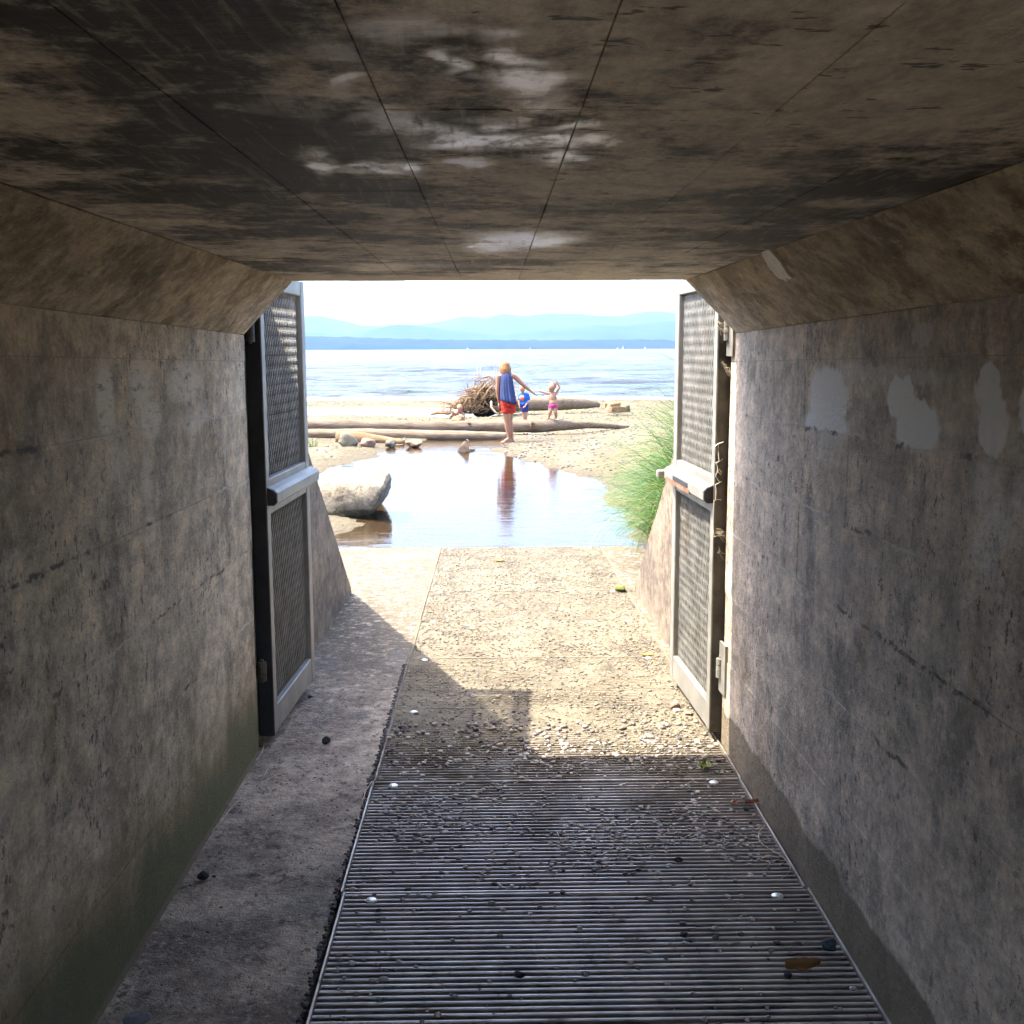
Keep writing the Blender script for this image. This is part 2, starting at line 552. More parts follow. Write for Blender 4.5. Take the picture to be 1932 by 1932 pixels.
def sea_mat(name):
    m = Mat(name, .18, spec=.32)
    m.b.inputs['IOR'].default_value = 1.33
    x, y, z = m.sep()
    c = m.mix(m.noise(.02, (1, 3, 1), 4), (.040, .044, .052), (.075, .082, .092))
    c = m.mix(m.step(m.math('ADD', y, m.math('MULTIPLY', m.noise(.25, (.35, 1, 1), 4), 30)), 95, 55, 0, .75), c, (.10, .125, .085))
    # foam where the small surf breaks
    f1 = m.math('ADD', y, m.math('MULTIPLY', m.noise(.22, (.5, 1, 1), 5, .6), 10))
    foam = m.math('MULTIPLY', m.step(f1, 63.5, 61.0), m.step(m.noise(1.6, (.35, 1.3, 1), 5, .65), .36, .52))
    line = m.math('MULTIPLY', m.step(m.math('ABSOLUTE', m.math('SUBTRACT', f1, 74.0)), 1.6, .3), m.step(m.noise(.7, (.5, 1, 1), 5, .65, off=(3, 3, 3)), .50, .62))
    line2 = m.math('MULTIPLY', m.step(m.math('ABSOLUTE', m.math('SUBTRACT', f1, 92.0)), 1.3, .2), m.step(m.noise(.5, (.5, 1, 1), 5, .65, off=(8, 3, 3)), .56, .66))
    foam = m.math('MAXIMUM', foam, m.math('MAXIMUM', line, line2))
    c = m.mix(foam, c, (.60, .60, .60))
    m.color(c)
    m.rough(m.step(foam, 0, 1, .14, .8))
    m.bump(m.noise(.55, (.40, 1.5, 1), 4, .6, .5), 1.0, 1.5)
    m.bump(m.noise(2.6, (.45, 1.4, 1), 4, .6, .4), .9, .30)
    m.bump(m.noise(.07, (.5, 1.6, 1), 4, .6, .5), .8, 5.0)
    return m.m


def wood_mat(name, hi, lo, rings=False):
    m = Mat(name, .85, spec=.25)
    v = m.obj_pos()
    g = m.noise(3.0, (.6, 9, 9), 6, .65, .8, vec=v)
    c = m.mix(m.step(g, .36, .64), lo, hi)
    c = m.mix(m.step(m.noise(1.5, (.5, 2, 2), 5, .65, vec=v, off=(3, 1, 1)), .56, .72, 0, .6), c, tuple(x * .45 for x in lo))
    m.color(c)
    m.bump(g, .6, .02)
    m.bump(m.noise(30, (.3, 2, 2), 4, .6, vec=v), .4, .006)
    return m.m


def pebble_mat(name, cols, rough=.6):
    m = Mat(name, rough, spec=.4)
    r = m.island()
    ramp = nd(m.nt, 'ShaderNodeValToRGB', {0: r})
    el = ramp.color_ramp
    el.interpolation = 'CONSTANT'
    while len(el.elements) < len(cols):
        el.elements.new(0.5)
    for i, c in enumerate(cols):
        el.elements[i].position = i / len(cols)
        el.elements[i].color = c4(c)
    c = m.mix(m.step(m.noise(90, (1, 1, 1), 3), .4, .65, 0, .35), ramp.outputs[0], (.25, .22, .18))
    m.color(c)
    m.bump(m.noise(150, (1, 1, 1), 3), .3, .002)
    return m.m


def stone_mat(name, hi, lo):
    m = Mat(name, .85, spec=.3)
    c = m.mix(m.step(m.noise(4, (1, 1, 1), 6, .65), .36, .64), lo, hi)
    c = m.mix(m.step(m.noise(22, (1, 1, 1), 5, .65, off=(1, 1, 4)), .54, .68, 0, .5), c, tuple(v * .45 for v in lo))
    m.color(c)
    m.bump(m.noise(9, (1, 1, 1), 7, .7), .6, .05)
    m.bump(m.noise(60, (1, 1, 1), 4, .6), .5, .008)
    return m.m


def leaf_mat(name, a, b, rough=.5, trans=.25):
    m = Mat(name, rough, spec=.35)
    c = m.mix(m.island(), a, b)
    m.color(c)
    nt = m.nt
    tl = nd(nt, 'ShaderNodeBsdfTranslucent', {'Color': c})
    mx = nd(nt, 'ShaderNodeMixShader', {0: trans, 1: m.b.outputs[0], 2: tl.outputs[0]})
    nt.links.new(mx.outputs[0], m.out.inputs['Surface'])
    return m.m


def skin_mat(name, col):
    m = Mat(name, .5, col, spec=.35)
    c = m.mix(m.step(m.noise(9, (1, 1, 1), 4), .4, .65, 0, .35), col, (col[0] * .95, col[1] * .72, col[2] * .62))
    m.color(c)
    m.b.inputs['Subsurface Weight'].default_value = .12
    m.b.inputs['Subsurface Radius'].default_value = (.02, .008, .004)
    return m.m


def cloth_mat(name, col, rough=.85, fold=0.0):
    m = Mat(name, rough, col, spec=.2)
    c = m.mix(m.step(m.noise(18, (1, 1, .4), 4), .35, .65), tuple(v * .85 for v in col), tuple(min(1, v * 1.12) for v in col))
    m.color(c)
    m.bump(m.noise(18, (1, 1, .5), 3), .4, .02)
    m.bump(m.noise(400, (1, 1, 1), 2), .2, .001)
    return m.m


M = {}
M['wall_l'] = concrete_wall('concrete wall with algae foot', -1)
M['wall_r'] = concrete_wall('concrete wall with pale patches', 1)
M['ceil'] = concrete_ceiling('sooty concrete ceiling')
M['chamfer'] = concrete_plain('haunch concrete', (.56, .47, .345), (.26, .21, .15), 1.3, dark=(.10, .083, .066))
M['shell'] = concrete_plain('outer concrete', (.33, .30, .26), (.22, .20, .17))
M['wing'] = concrete_plain('wing wall concrete', (.222, .174, .122), (.122, .092, .067), 1.0, pale=(.296, .244, .174), zs=.85)
M['floor'] = floor_concrete('dirty floor concrete')
M['sand'] = sand_mat('beach sand and shingle')
M['drain'] = simple('drain silt', (.05, .044, .04), .7, var=.5, scale=20, bump=.8)
M['siltsand'] = concrete_plain('sand silt', (.175, .145, .094), (.115, .094, .06), 1.6)
M['galv'] = simple('galvanised steel', (.66, .635, .61), .33, .85, .2, 9, .15, 90, dirt=(.30, .25, .2))
def galv_mat():
    m = Mat('galvanised steel', .33, spec=.5)
    c = m.mix(m.step(m.noise(9, (1, 1, 1), 3, .6), .35, .65), (.38, .335, .29), (.56, .495, .43))
    x, y, z = m.sep()
    yy = m.math('ADD', y, m.math('MULTIPLY', m.noise(3.5, (1, 1, 1), 4, .65), 3.0))
    d = m.math('MULTIPLY', m.step(yy, 5.2, 7.0, 0, .94), m.step(m.noise(30, (1, 1, 1), 3), .30, .55, .55, 1))
    dd = m.math('MAXIMUM', d, m.step(m.noise(14, (1, 1, 1), 4, .7, off=(3, 0, 0)), .58, .70, 0, .6))
    c = m.mix(d, m.mix(dd, c, (.20, .155, .11)), (.15, .127, .09))
    m.color(c)
    m.nt.links.new(m.step(dd, 0, 1, .55, .0), m.b.inputs['Metallic'])
    m.rough(m.step(dd, 0, 1, .5, .9))
    return m.m
M['galv'] = galv_mat()
M['bolt'] = simple('bright bolt steel', (.78, .77, .75), .38, .6, .1, 20, .1, 90)
M['alu'] = simple('weathered aluminium', (.25, .237, .205), .5, .2, .14, 6, .2, 60, dirt=(.17, .14, .095))
M['mesh'] = simple('grey expanded metal', (.22, .213, .19), .55, .25, .2, 8, .1, 60, dirt=(.16, .11, .07))
M['dark'] = simple('black painted steel', (.022, .023, .026), .5, .2, .4, 7, .2, 60, dirt=(.06, .055, .05))
M['darkr'] = simple('grimy dark steel', (.075, .066, .05), .6, .2, .4, 7, .2, 60, dirt=(.13, .11, .085))
M['cap'] = simple('black plastic cap', (.02, .019, .021), .45, 0, .2)
M['rust'] = simple('rusty steel', (.22, .10, .05), .8, .1, .4, 30, .5, 80)
M['scratch'] = simple('pale scratched metal', (.62, .58, .50), .7, 0, .2)
M['paint'] = simple('old white paint', (.74, .71, .66), .7, 0, .12, 40, .4, 80)
M['drybrown'] = simple('dry stem', (.50, .41, .28), .8, 0, .3, 40)
M['web'] = simple('cobweb and dust', (.30, .255, .19), .9, 0, .3, 40)
M['log'] = wood_mat('bleached driftwood', (.20, .15, .105), (.115, .082, .055))
M['log2'] = wood_mat('grey brown driftwood', (.230, .173, .119), (.130, .094, .061))
M['log3'] = wood_mat('orange split wood', (.232, .150, .079), (.135, .079, .038))
M['root'] = wood_mat('root wood', (.336, .216, .120), (.160, .096, .052))
M['rootpale'] = wood_mat('pale root wood', (.375, .323, .247), (.270, .203, .143))
M['nearblack'] = simple('dark root core', (.028, .023, .019), .95, 0, .4, 14, 1.0, 25)  # near-black colour for the core inside the roots, also the eyes
def boulder_mat():
    m = Mat('pale boulder', .85, spec=.3)
    c = m.mix(m.step(m.noise(3.5, (1, 1, 1), 5, .68), .36, .64), (.20, .164, .113), (.30, .255, .185))
    c = m.mix(m.step(m.noise(16, (1, 1, 1), 4, .7, off=(1, 1, 4)), .56, .68, 0, .6), c, (.104, .081, .056))
    ck = m.voro(2.6, (1, 1, 1.4), 'DISTANCE_TO_EDGE')
    c = m.mix(m.step(ck, .02, .006, 0, .3), c, (.067, .052, .037))
    x, y, z = m.sep()
    w = m.math('ADD', z, m.math('MULTIPLY', m.noise(6, (1, 1, 1), 3), .12))
    c = m.mix(m.step(w, -.10, -.15, 0, .85), c, (.052, .048, .026))
    m.color(m.grain(c, 9))
    m.bump(m.step(ck, 0, .05), .3, .02)
    m.bump(m.noise(8, (1, 1, 1), 6, .75), .9, .07)
    return m.m
M['boulder'] = boulder_mat()
M['rockpale'] = stone_mat('pale rock', (.20, .18, .13), (.12, .10, .075))
M['rockpink'] = stone_mat('pinkish rock', (.320, .216, .156), (.208, .136, .096))
M['rockbrown'] = stone_mat('brown rock', (.304, .208, .136), (.176, .120, .080))
M['rockdark'] = stone_mat('dark rock', (.045, .045, .047), (.02, .02, .022))
M['rockgrey'] = stone_mat('grey rock', (.24, .24, .25), (.12, .12, .125))
M['rockteal'] = stone_mat('blue grey rock', (.07, .09, .10), (.035, .048, .055))
M['gravel'] = pebble_mat('gravel mix', [(.36, .32, .28), (.22, .20, .19), (.06, .055, .055), (.48, .43, .37), (.14, .13, .12), (.30, .26, .22), (.40, .32, .25)])
M['shingle'] = pebble_mat('beach shingle', [(.16, .135, .105), (.10, .085, .068), (.20, .176, .148), (.075, .066, .055), (.135, .11, .08), (.05, .045, .04)])
M['sandgrit'] = pebble_mat('sand grit', [(.235, .198, .125), (.15, .125, .082), (.29, .25, .175), (.095, .08, .055), (.19, .16, .108), (.065, .055, .043), (.125, .112, .10)])
M['pond'] = still_water('pond water', (.60, .50, .37), .30, 3.2, .82)
M['stream'] = still_water('stream water', (.85, .80, .72), .5, 5.0)
M['sea'] = sea_mat('sea water')
M['grass'] = leaf_mat('beach grass blades', (.020, .080, .011), (.098, .188, .028), .4, .3)
M['grassdry'] = leaf_mat('dry grass blades', (.195, .165, .056), (.255, .210, .090), .6, .3)
M['leafbrown'] = leaf_mat('brown dead leaf', (.36, .20, .06), (.26, .13, .05), .6, .2)
M['leafgreen'] = leaf_mat('olive fallen leaf', (.09, .12, .03), (.14, .15, .03), .6, .2)
M['leafred'] = leaf_mat('red brown dead leaf', (.26, .10, .05), (.2, .08, .04), .6, .2)
M['leafgold'] = leaf_mat('golden dead leaf', (.406, .280, .070), (.350, .210, .056), .6, .2)
M['skin'] = skin_mat('body skin', (.312, .156, .098))  # one warm skin base colour
M['skin2'] = skin_mat('child skin', (.320, .176, .113))
M['hair'] = simple('blond red hair', (.24, .105, .028), .6, 0, .4, 60, .6, 200)
M['hairtop'] = simple('pale cap fabric', (.50, .38, .20), .8, 0, .1, 60, .3, 200)
M['hairkid'] = simple('light brown hair', (.208, .112, .048), .6, 0, .3, 60, .5, 200)
M['navy'] = cloth_mat('navy jersey', (.036, .050, .125))
M['red'] = cloth_mat('red cotton', (.357, .030, .017))
M['white'] = cloth_mat('white cotton', (.413, .405, .390))
M['blue'] = cloth_mat('bright blue swim shirt', (.010, .085, .340), .6)
M['blueshort'] = cloth_mat('navy blue shorts', (.02, .03, .17), .7)
M['print'] = cloth_mat('red orange print', (.400, .080, .032), .7)
M['printw'] = cloth_mat('pale print', (.525, .420, .350), .7)
M['pink'] = cloth_mat('pink swim bottoms', (.425, .051, .187), .6)


# ------------------------------------------------------------------ TUNNEL
tun = empty('concrete_tunnel', (0, 0, 0), 'low concrete pedestrian tunnel with chamfered ceiling corners, opening onto the beach', 'tunnel')

def lengths(y0, y1, lens):
    out = []
    y = y1
    i = 0
    while y > y0 + 1e-6:
        a = max(y0, y - lens[i % len(lens)])
        out.append((a, y))
        y = a
        i += 1
    return out

# backing walls (0.3 m thick) with cast panels proud of them
def tunnel_wall(side):
    Yw = Y1 if side < 0 else 4.893
    x = XL if side < 0 else XR
    xo = x + side * 0.012
    w = MB().sbox(min(xo, xo + side * .32), max(xo, xo + side * .32), Y0, Yw - .004, -.5, 2.46).build('wall', M['shell'], tun)
    hs = [-.02, .30, .62, .93, 1.23, 1.52, HC - .11, HC] if side < 0 else [-.02, .40, .70, .98, 1.24, 1.50, 1.72, HC]
    for i in range(len(hs) - 1):
        segs = lengths(Y0, Yw, [1.15 + .5 * ((i * 7) % 3), 2.44, 2.44, 2.44])
        for (a, b) in segs:
            g = .0006
            d = random.uniform(-.0022, .0022)
            xi = x - side * d
            d2 = random.uniform(-.0008, .0008)
            lo, hi = hs[i] + (g if i else 0), hs[i + 1] - g
            xs = (xi, xo + side * .01)
            a2 = a + g
            b2 = b - (g if b < Yw - .01 else 0)
            p = [(xs[0], a2, lo + fz(a)), (xs[1], a2, lo + fz(a)), (xs[1], b2, lo + fz(b)), (xs[0], b2, lo + fz(b)),
                 (xs[0] + d2, a2, hi + fz(a)), (xs[1], a2, hi + fz(a)), (xs[1], b2, hi + fz(b)), (xs[0] + d2, b2, hi + fz(b))]
            MB().hexa(p).build('cast_panel', M['wall_l'] if side < 0 else M['wall_r'], w)
    return w

tunnel_wall(-1)
tunnel_wall(1)

# ceiling slab with board-width strips
zc_b = ZC + .012
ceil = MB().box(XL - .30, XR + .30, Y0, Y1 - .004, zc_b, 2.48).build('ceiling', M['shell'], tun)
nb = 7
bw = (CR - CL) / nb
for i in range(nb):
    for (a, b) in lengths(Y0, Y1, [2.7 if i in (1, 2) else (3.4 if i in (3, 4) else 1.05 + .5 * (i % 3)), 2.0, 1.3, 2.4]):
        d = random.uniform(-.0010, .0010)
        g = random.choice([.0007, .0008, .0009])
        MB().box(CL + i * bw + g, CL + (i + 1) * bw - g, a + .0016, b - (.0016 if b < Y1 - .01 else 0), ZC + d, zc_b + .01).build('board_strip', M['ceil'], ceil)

# chamfers
def chamfer(side):
    xw, xc = (XL, CL) if side < 0 else (XR, CR)
    ch = None
    for k, (a, b) in enumerate(lengths(Y0, Y1, [2.2, 2.4, 2.4])):
        e = .002 if k % 2 else 0
        for j, (t0, t1) in enumerate(((0.0, .55), (.55, 1.0))):
            def P(t, y, back):
                x = xw + (xc - xw) * t
                z0 = HC + fz(y)
                z = z0 + (ZC - z0) * t
                nx, nz = side * .6, .8
                q = back - (.0012 if j else -.001) - e
                return (x + nx * q, y, z + nz * q)
            p = [P(t0 + .003, a + .001, 0), P(t0 + .003, a + .001, .10), P(t0 + .003, b - (.001 if k else 0), .10), P(t0 + .003, b - (.001 if k else 0), 0),
                 P(t1 - .003, a + .001, 0), P(t1 - .003, a + .001, .10), P(t1 - .003, b - (.001 if k else 0), .10), P(t1 - .003, b - (.001 if k else 0), 0)]
            mb = MB().hexa(p)
            if ch is None:
                # core prism behind the facing
                core = MB()
                z0a, z0b = HC + fz(Y0), HC + fz(Y1)
                off = side * .006
                core.hexa([(xw + off, Y0, z0a + .02), (xw + side * .02, Y0, z0a + .02), (xw + side * .02, Y1 - .006, z0b + .02), (xw + off, Y1 - .006, z0b + .02),
                           (xc + off, Y0, ZC + .02), (xw + side * .02, Y0, ZC + .02), (xw + side * .02, Y1 - .006, ZC + .02), (xc + off, Y1 - .006, ZC + .02)])
                ch = core.build('chamfer', M['shell'], tun)
            mb.build('cast_panel', M['chamfer'], ch)

chamfer(-1)
chamfer(1)
# head wall above and beside the mouth
hw = MB()
hw.box(-2.6, 2.4, Y1 - .30, Y1 - .010, 2.485, 2.62)
hw.build('head_wall', M['shell'], tun)

# pale smear of old paint on the right chamfer
def chamfer_hit(px, py):
    # plane of the right chamfer
    a = Vector((XR, 0, HC))
    n = Vector((ZC - HC + S * 3.6, 0, -(CR - XR))).normalized()
    y = 3.6
    a = Vector((XR, y, HC + fz(y)))
    u = Vector((CR, y, ZC)) - a
    w = Vector((XR, y + 1, HC + fz(y + 1))) - a
    n = u.cross(w).normalized()
    d = ray(px, py)
    t = (a - CAM).dot(n) / d.dot(n)
    p = CAM + d * t
    if n.dot(CAM - p) < 0:
        n = -n
    return p, n

def smear(outline, mat, name, lift=.004):
    pts = [chamfer_hit(px, py) for px, py in outline]
    n = len(pts)
    mb = MB()
    mb.add([p + q * lift for p, q in pts] + [p - q * .004 for p, q in pts],
           [tuple(range(n))] + [(i, (i + 1) % n, n + (i + 1) % n, n + i) for i in range(n)])
    return mb.build(name, mat, tun)

sm = smear([(1433, 452), (1440, 449), (1447, 458), (1456, 466), (1468, 478), (1476, 488), (1484, 500), (1492, 514), (1500, 519), (1495, 522),
            (1490, 518), (1489, 527), (1484, 522), (1476, 521), (1466, 512), (1456, 500), (1449, 487), (1443, 476), (1440, 466)], M['paint'], 'paint_smear', .012)
sm['label'] = 'white smear of old paint'

# ------------------------------------------------------------------ FLOOR, DRAIN
GL, GR = -0.505, 1.018
YE = 10.55
fl = MB()
fl.sbox(XL - .30, GL - .012, Y0, Y1, -.42, 0)
fl.sbox(-1.34, GL - .012, Y1, 8.40, -.42, 0)
fl.hexa([(-1.56, 8.40, -.6), (GL - .012, 8.40, -.6), (GL - .012, YE, -.6), (-1.56, YE, -.6),
         (-1.56, 8.40, fz(8.4)), (GL - .012, 8.40, fz(8.4)), (GL - .012, YE, fz(YE)), (-1.56, YE, fz(YE))])
fl.sbox(GR + .012, 1.34, Y0, 8.40, -.42, -.004)
fl.hexa([(GR + .012, 8.40, -.6), (1.42, 8.40, -.6), (1.42, YE, -.6), (GR + .012, YE, -.6),
         (GR + .012, 8.40, fz(8.4)), (1.42, 8.40, fz(8.4)), (1.42, YE, fz(YE)), (GR + .012, YE, fz(YE))])
fl.sbox(GL - .012, GR + .012, YE - .03, YE, -.45, -.012)
struct(fl.build('floor', M['floor']))

bed = MB()
ys = [Y0 + i * .10 for i in range(int((YE - .03 - Y0) / .10) + 1)] + [YE - .03]
def bedz(y):
    return fz(y) - .26 + .243 * sstep(3.3, 4.5, y) + .0165 * sstep(4.45, 5.2, y)
nx = 20
vs, fs = [], []
for y in ys:
    for i in range(nx + 1):
        x = GL - .012 + (GR - GL + .024) * i / nx
        vs.append((x, y, bedz(y) + .02 * fbm(x * 4, y * 4, 1) * (1 if y < 4.5 else .22)))
for j in range(len(ys) - 1):
    for i in range(nx):
        a = j * (nx + 1) + i
        fs.append((a, a + 1, a + nx + 2, a + nx + 1))
bd = MB().add(vs, fs).build('drain_bed', None, smooth=True)
bd.data.materials.append(M['drain'])
bd.data.materials.append(M['siltsand'])
for p in bd.data.polygons:
    p.material_index = 1 if p.center.y + .5 * fbm(p.center.x * 2, p.center.y * 2, 4) > 4.0 else 0
struct(bd)

# grating panels
PITCH = .0300
bar = None
endrail = siderail = bolt_me = None
seams = [.47, 1.46, 2.455, 3.45, 4.445, 5.44, 6.435, 7.43, 8.425, 9.42, 10.50]
ordn = ['steel grating panel under the camera, out of the picture', 'steel grating panel just below the bottom edge of the picture', 'nearest full steel grating panel at the bottom edge, lightly scattered with pebbles',
        'second steel grating panel from the bottom edge, thick with dark gravel',
        'third steel grating panel, crossed by the edge of the sunlight', 'fourth steel grating panel, lying between the two open gates',
        'fifth steel grating panel, sandy, just past the gates', 'sixth steel grating panel, sand-choked, between the wing walls',
        'seventh steel grating panel, at the low ends of the wing walls',
        'last steel grating panel, ending at the edge of the pond']
# cross-section of one bar (rounded top), extruded over x
def bar_mesh(x0, x1):
    w, h = .0042, .028
    prof = [(-w * .6, -h), (w * .6, -h), (w, -.004), (w * .55, -.0006), (-w * .55, -.0006), (-w, -.004)]
    return prof
for k in range(len(seams) - 1):
    a, b = seams[k], seams[k + 1]
    jog = [0, .004, .008, -.002, .003, 0, .005, -.002, 0, 0][k]
    g = empty('grating_panel', (0, a, fz(a) + .002 * (k % 2)), ordn[k], 'grating', 'steel grating panels over the drain')
    g.rotation_euler = (-math.atan(S), 0, 0)
    L = (b - a) - .006
    def lp(mb, name, mat):
        me = bpy.data.meshes.new(name)
        me.from_pydata(mb.v, [], mb.f)
        bm = bmesh.new(); bm.from_mesh(me); bmesh.ops.recalc_face_normals(bm, faces=bm.faces); bm.to_mesh(me); bm.free()
        me.materials.append(mat)
        return me
    if bar is None:
        bar = lp(MB().prism(bar_mesh(0, 0), 'x', GL + .010, GR - .010), 'bar', M['galv'])
        siderail = lp(MB().cbox(-.0035, .0035, 0, .989, -.03, .007, .001), 'side_rail', M['galv'])
        endrail = lp(MB().cbox(GL + .008, GR - .008, -.004, .004, -.03, .001, .001), 'end_rail', M['galv'])
        mbb = MB()
        rings = [(0.0, .007), (.017, .0045), (.020, .001), (.019, -.004)]
        n = 14
        vv = [(0, 0, .008)]
        ff = []
        for (r, z) in rings[1:]:
            vv += [(r * math.cos(2 * math.pi * i / n), r * math.sin(2 * math.pi * i / n), z) for i in range(n)]
        for i in range(n):
            ff.append((0, 1 + i, 1 + (i + 1) % n))
            for q in range(2):
                s0 = 1 + q * n
                ff.append((s0 + i, s0 + n + i, s0 + n + (i + 1) % n, s0 + (i + 1) % n))
        bolt_me = lp(MB().add(vv, ff), 'bolt', M['bolt'])
        bolt_me.polygons.foreach_set('use_smooth', [True] * len(bolt_me.polygons))
    def put(me, name, loc, scl=None):
        o = bpy.data.objects.new(name, me)
        COL.objects.link(o)
        o.parent = g
        o.location = loc
        if scl:
            o.scale = scl
        return o
    put(siderail, 'side_rail', (GL + jog + .004, .002, 0), (1, L / .989, 1))
    put(siderail, 'side_rail', (GR + jog - .004, .002, 0), (1, L / .989, 1))
    put(endrail, 'end_rail', (jog, .006, 0))
    put(endrail, 'end_rail', (jog, L - .002, 0))
    nbars = int((L - .02) / PITCH)
    for i in range(1, nbars + 1):
        y = .006 + i * (L - .008) / (nbars + 1)
        o = put(bar, 'bar', (jog, y, random.uniform(-.0006, .0006)))
        o.rotation_euler = (random.uniform(-.03, .03), 0, random.uniform(-.0004, .0004))
    for bx in (GL + .095, GR - .115):
        put(bolt_me, 'bolt', (bx + jog + random.uniform(-.01, .01), L - .045, .0012))

# ------------------------------------------------------------------ WING WALLS
def wing(side, label):
    xi = -1.085 if side < 0 else 1.072
    xo = xi + side * .25
    ye = 8.38
    prof = [(Y1 + .001, -.7), (ye, -.7), (ye, fz(ye) + .0), (ye - .02, fz(ye) + .05), (4.85, 2.28), (Y1 + .001, 2.28)]
    w = empty('wing_wall', (xi, Y1, 0), label, 'wall', 'wing walls of the tunnel mouth')
    # face as a grid so that the surface can be slightly uneven
    mb = MB().prism(prof, 'x', min(xi, xo), max(xi, xo))
    o = mb.build('concrete_body', M['wing'], w)
    # coping edge worn
    return w

wing(-1, 'shaded concrete wing wall behind the left gate, sloping down to the slab')
wing(1, 'sunlit brown streaked wing wall beside the tall grass')

# ------------------------------------------------------------------ GATES
def mesh_panel(y0, y1, z0, z1, x, side):
    p = .034
    row = .045
    mb = MB()
    n = int((y1 - y0) / (p / 2))
    sub = 3
    nz = int((z1 - z0) / row) + 1
    for k in range(n + 1):
        yc = y0 + k * (y1 - y0) / n
        pts = []
        for r in range(nz * sub + 1):
            z = z0 + r * row / sub
            if z > z1:
                z = z1
            ph = math.cos(math.pi * (r / sub))
            amp = (p / 4 - .0015) * (1 if k % 2 else -1)
            y = min(max(yc + amp * ph, y0), y1)
            pts.append((y, z))
            if z >= z1:
                break
        hw_, ht = .0029, .0036
        vs, fs = [], []
        for i, (y, z) in enumerate(pts):
            tw = .0035 * (1 if (i // sub + k) % 2 else -1)
            vs += [(x - ht, y - hw_, z), (x - ht + tw * .3, y + hw_, z), (x + ht, y + hw_, z), (x + ht - tw * .3, y - hw_, z)]
        for i in range(len(pts) - 1):
            for q in range(4):
                q2 = (q + 1) % 4
                fs.append((i * 4 + q, i * 4 + q2, i * 4 + 4 + q2, i * 4 + 4 + q))
        mb.add(vs, fs)
    return mb

def gate(side, label):
    xi = -1.000 if side < 0 else .978          # face towards the passage
    xo = xi + side * .068
    ya, yb = 4.915, 5.835
    zf = fz(5.3)
    z0, z1 = .05 + zf, 2.125 + zf
    ym = M['alu']
    xa, xb = min(xi, xo), max(xi, xo)
    g = empty('gate', (xi, ya, zf), label, 'gate', 'open mesh gates at the tunnel mouth')
    st = .074
    fr = 'frame_stile'
    MB().cbox(xa, xb, ya + .012, ya + st, z0, z1).build(fr, ym, g)
    MB().cbox(xa, xb, yb - st, yb, z0, z1).build(fr, ym, g)
    e = .0025
    MB().cbox(xa + e, xb - e, ya + st, yb - st, z0 + .002, z0 + .125).build('bottom_rail', ym, g)
    MB().cbox(xa + e, xb - e, ya + st, yb - st, z1 - .075, z1 - .002).build('top_rail', ym, g)
    zm = 1.14 + zf
    MB().cbox(xa + e, xb - e, ya + st, yb - st, zm - .085, zm + .075).build('lock_rail', ym, g)
    # beads holding the mesh
    xm = xi + side * .030
    for (za, zb) in ((z0 + .125, zm - .085), (zm + .075, z1 - .075)):
        mesh_panel(ya + st + .003, yb - st - .003, za + .002, zb - .002, xm, side).build('expanded_mesh', M['mesh'], g)
        bead = MB()
        q = .012
        x1_, x2_ = sorted((xm + side * .006, xm + side * .026))
        bead.box(x1_, x2_, ya + st, ya + st + q, za, zb)
        bead.box(x1_, x2_, yb - st - q, yb - st, za, zb)
        bead.build('mesh_bead', M['darkr'], g)
    # dark hinge edge
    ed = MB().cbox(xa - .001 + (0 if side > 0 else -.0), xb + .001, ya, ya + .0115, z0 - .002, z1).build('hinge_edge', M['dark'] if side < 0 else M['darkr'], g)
    # panic bar
    yb0, yb1 = ya + .02, yb + (.03 if side < 0 else .01)
    hx = xi - side * .044
    prof = []
    zc0, zc1 = zm - .040, zm + .030
    body = MB()
    c = .014
    pr = [(xi - side * .0005, zc0), (hx + side * c, zc0), (hx, zc0 + c), (hx, zc1 - c), (hx + side * c, zc1), (xi - side * .0005, zc1 + .012)]
    body.prism(pr, 'y', yb0 + .012, yb1)
    pb = body.build('panic_bar', ym, g)
    cap = MB()
    cap.prism([(x + (side * .002 if abs(x - hx) < .03 else 0), z + (.0015 if z < zm else -.0015)) for x, z in pr], 'y', yb0, yb0 + .0118)
    cap.build('end_cap', M['cap'], pb)
    if side > 0:
        s = MB()
        s.box(hx - .003, hx + .006, yb0 + .34, yb0 + .68, zm - .012, zm + .010)
        s.build('latch_slot', M['cap'], pb)
        r = MB()
        r.box(hx - .002, hx + .004, yb0 + .30, yb0 + .86, zc0 + .003, zm - .0145)
        r.build('rusty_plate', M['rust'], pb)
        k = MB()
        k.cbox(hx - .035, hx + .02, yb1 + .001, yb1 + .045, zm - .03, zm + .012, .006)
        k.build('latch_knob', M['alu'], pb)
    # hinges
    for zh in (.36 + zf, 1.86 + zf):
        h = MB()
        xc_ = xi + side * .038
        yc_ = ya - .028
        for dz in (-.03, 0, .03):
            h.tube([(xc_, yc_, zh + dz - .013), (xc_, yc_, zh + dz + .013)], .021, 12)
        h.tube([(xc_, yc_, zh - .05), (xc_, yc_, zh + .055)], .009, 8)
        h.box(xc_ - .012, xc_ + .012, yc_ + .012, ya - .0005, zh - .040, zh + .040)
        wallx = (XL + side * .04) if side < 0 else XR - .016
        h.box(min(xc_, wallx + side * .02), max(xc_, wallx + side * .02), yc_ - .004, yc_ + .004, zh - .030, zh + .030)
        h.box(min(wallx, wallx + side * .012), max(wallx, wallx + side * .012), (Y1 if side < 0 else 4.80) + .004, ya - .006, zh - .11, zh + .12)
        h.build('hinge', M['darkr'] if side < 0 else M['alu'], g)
    return g, xi, xo, ya, zf

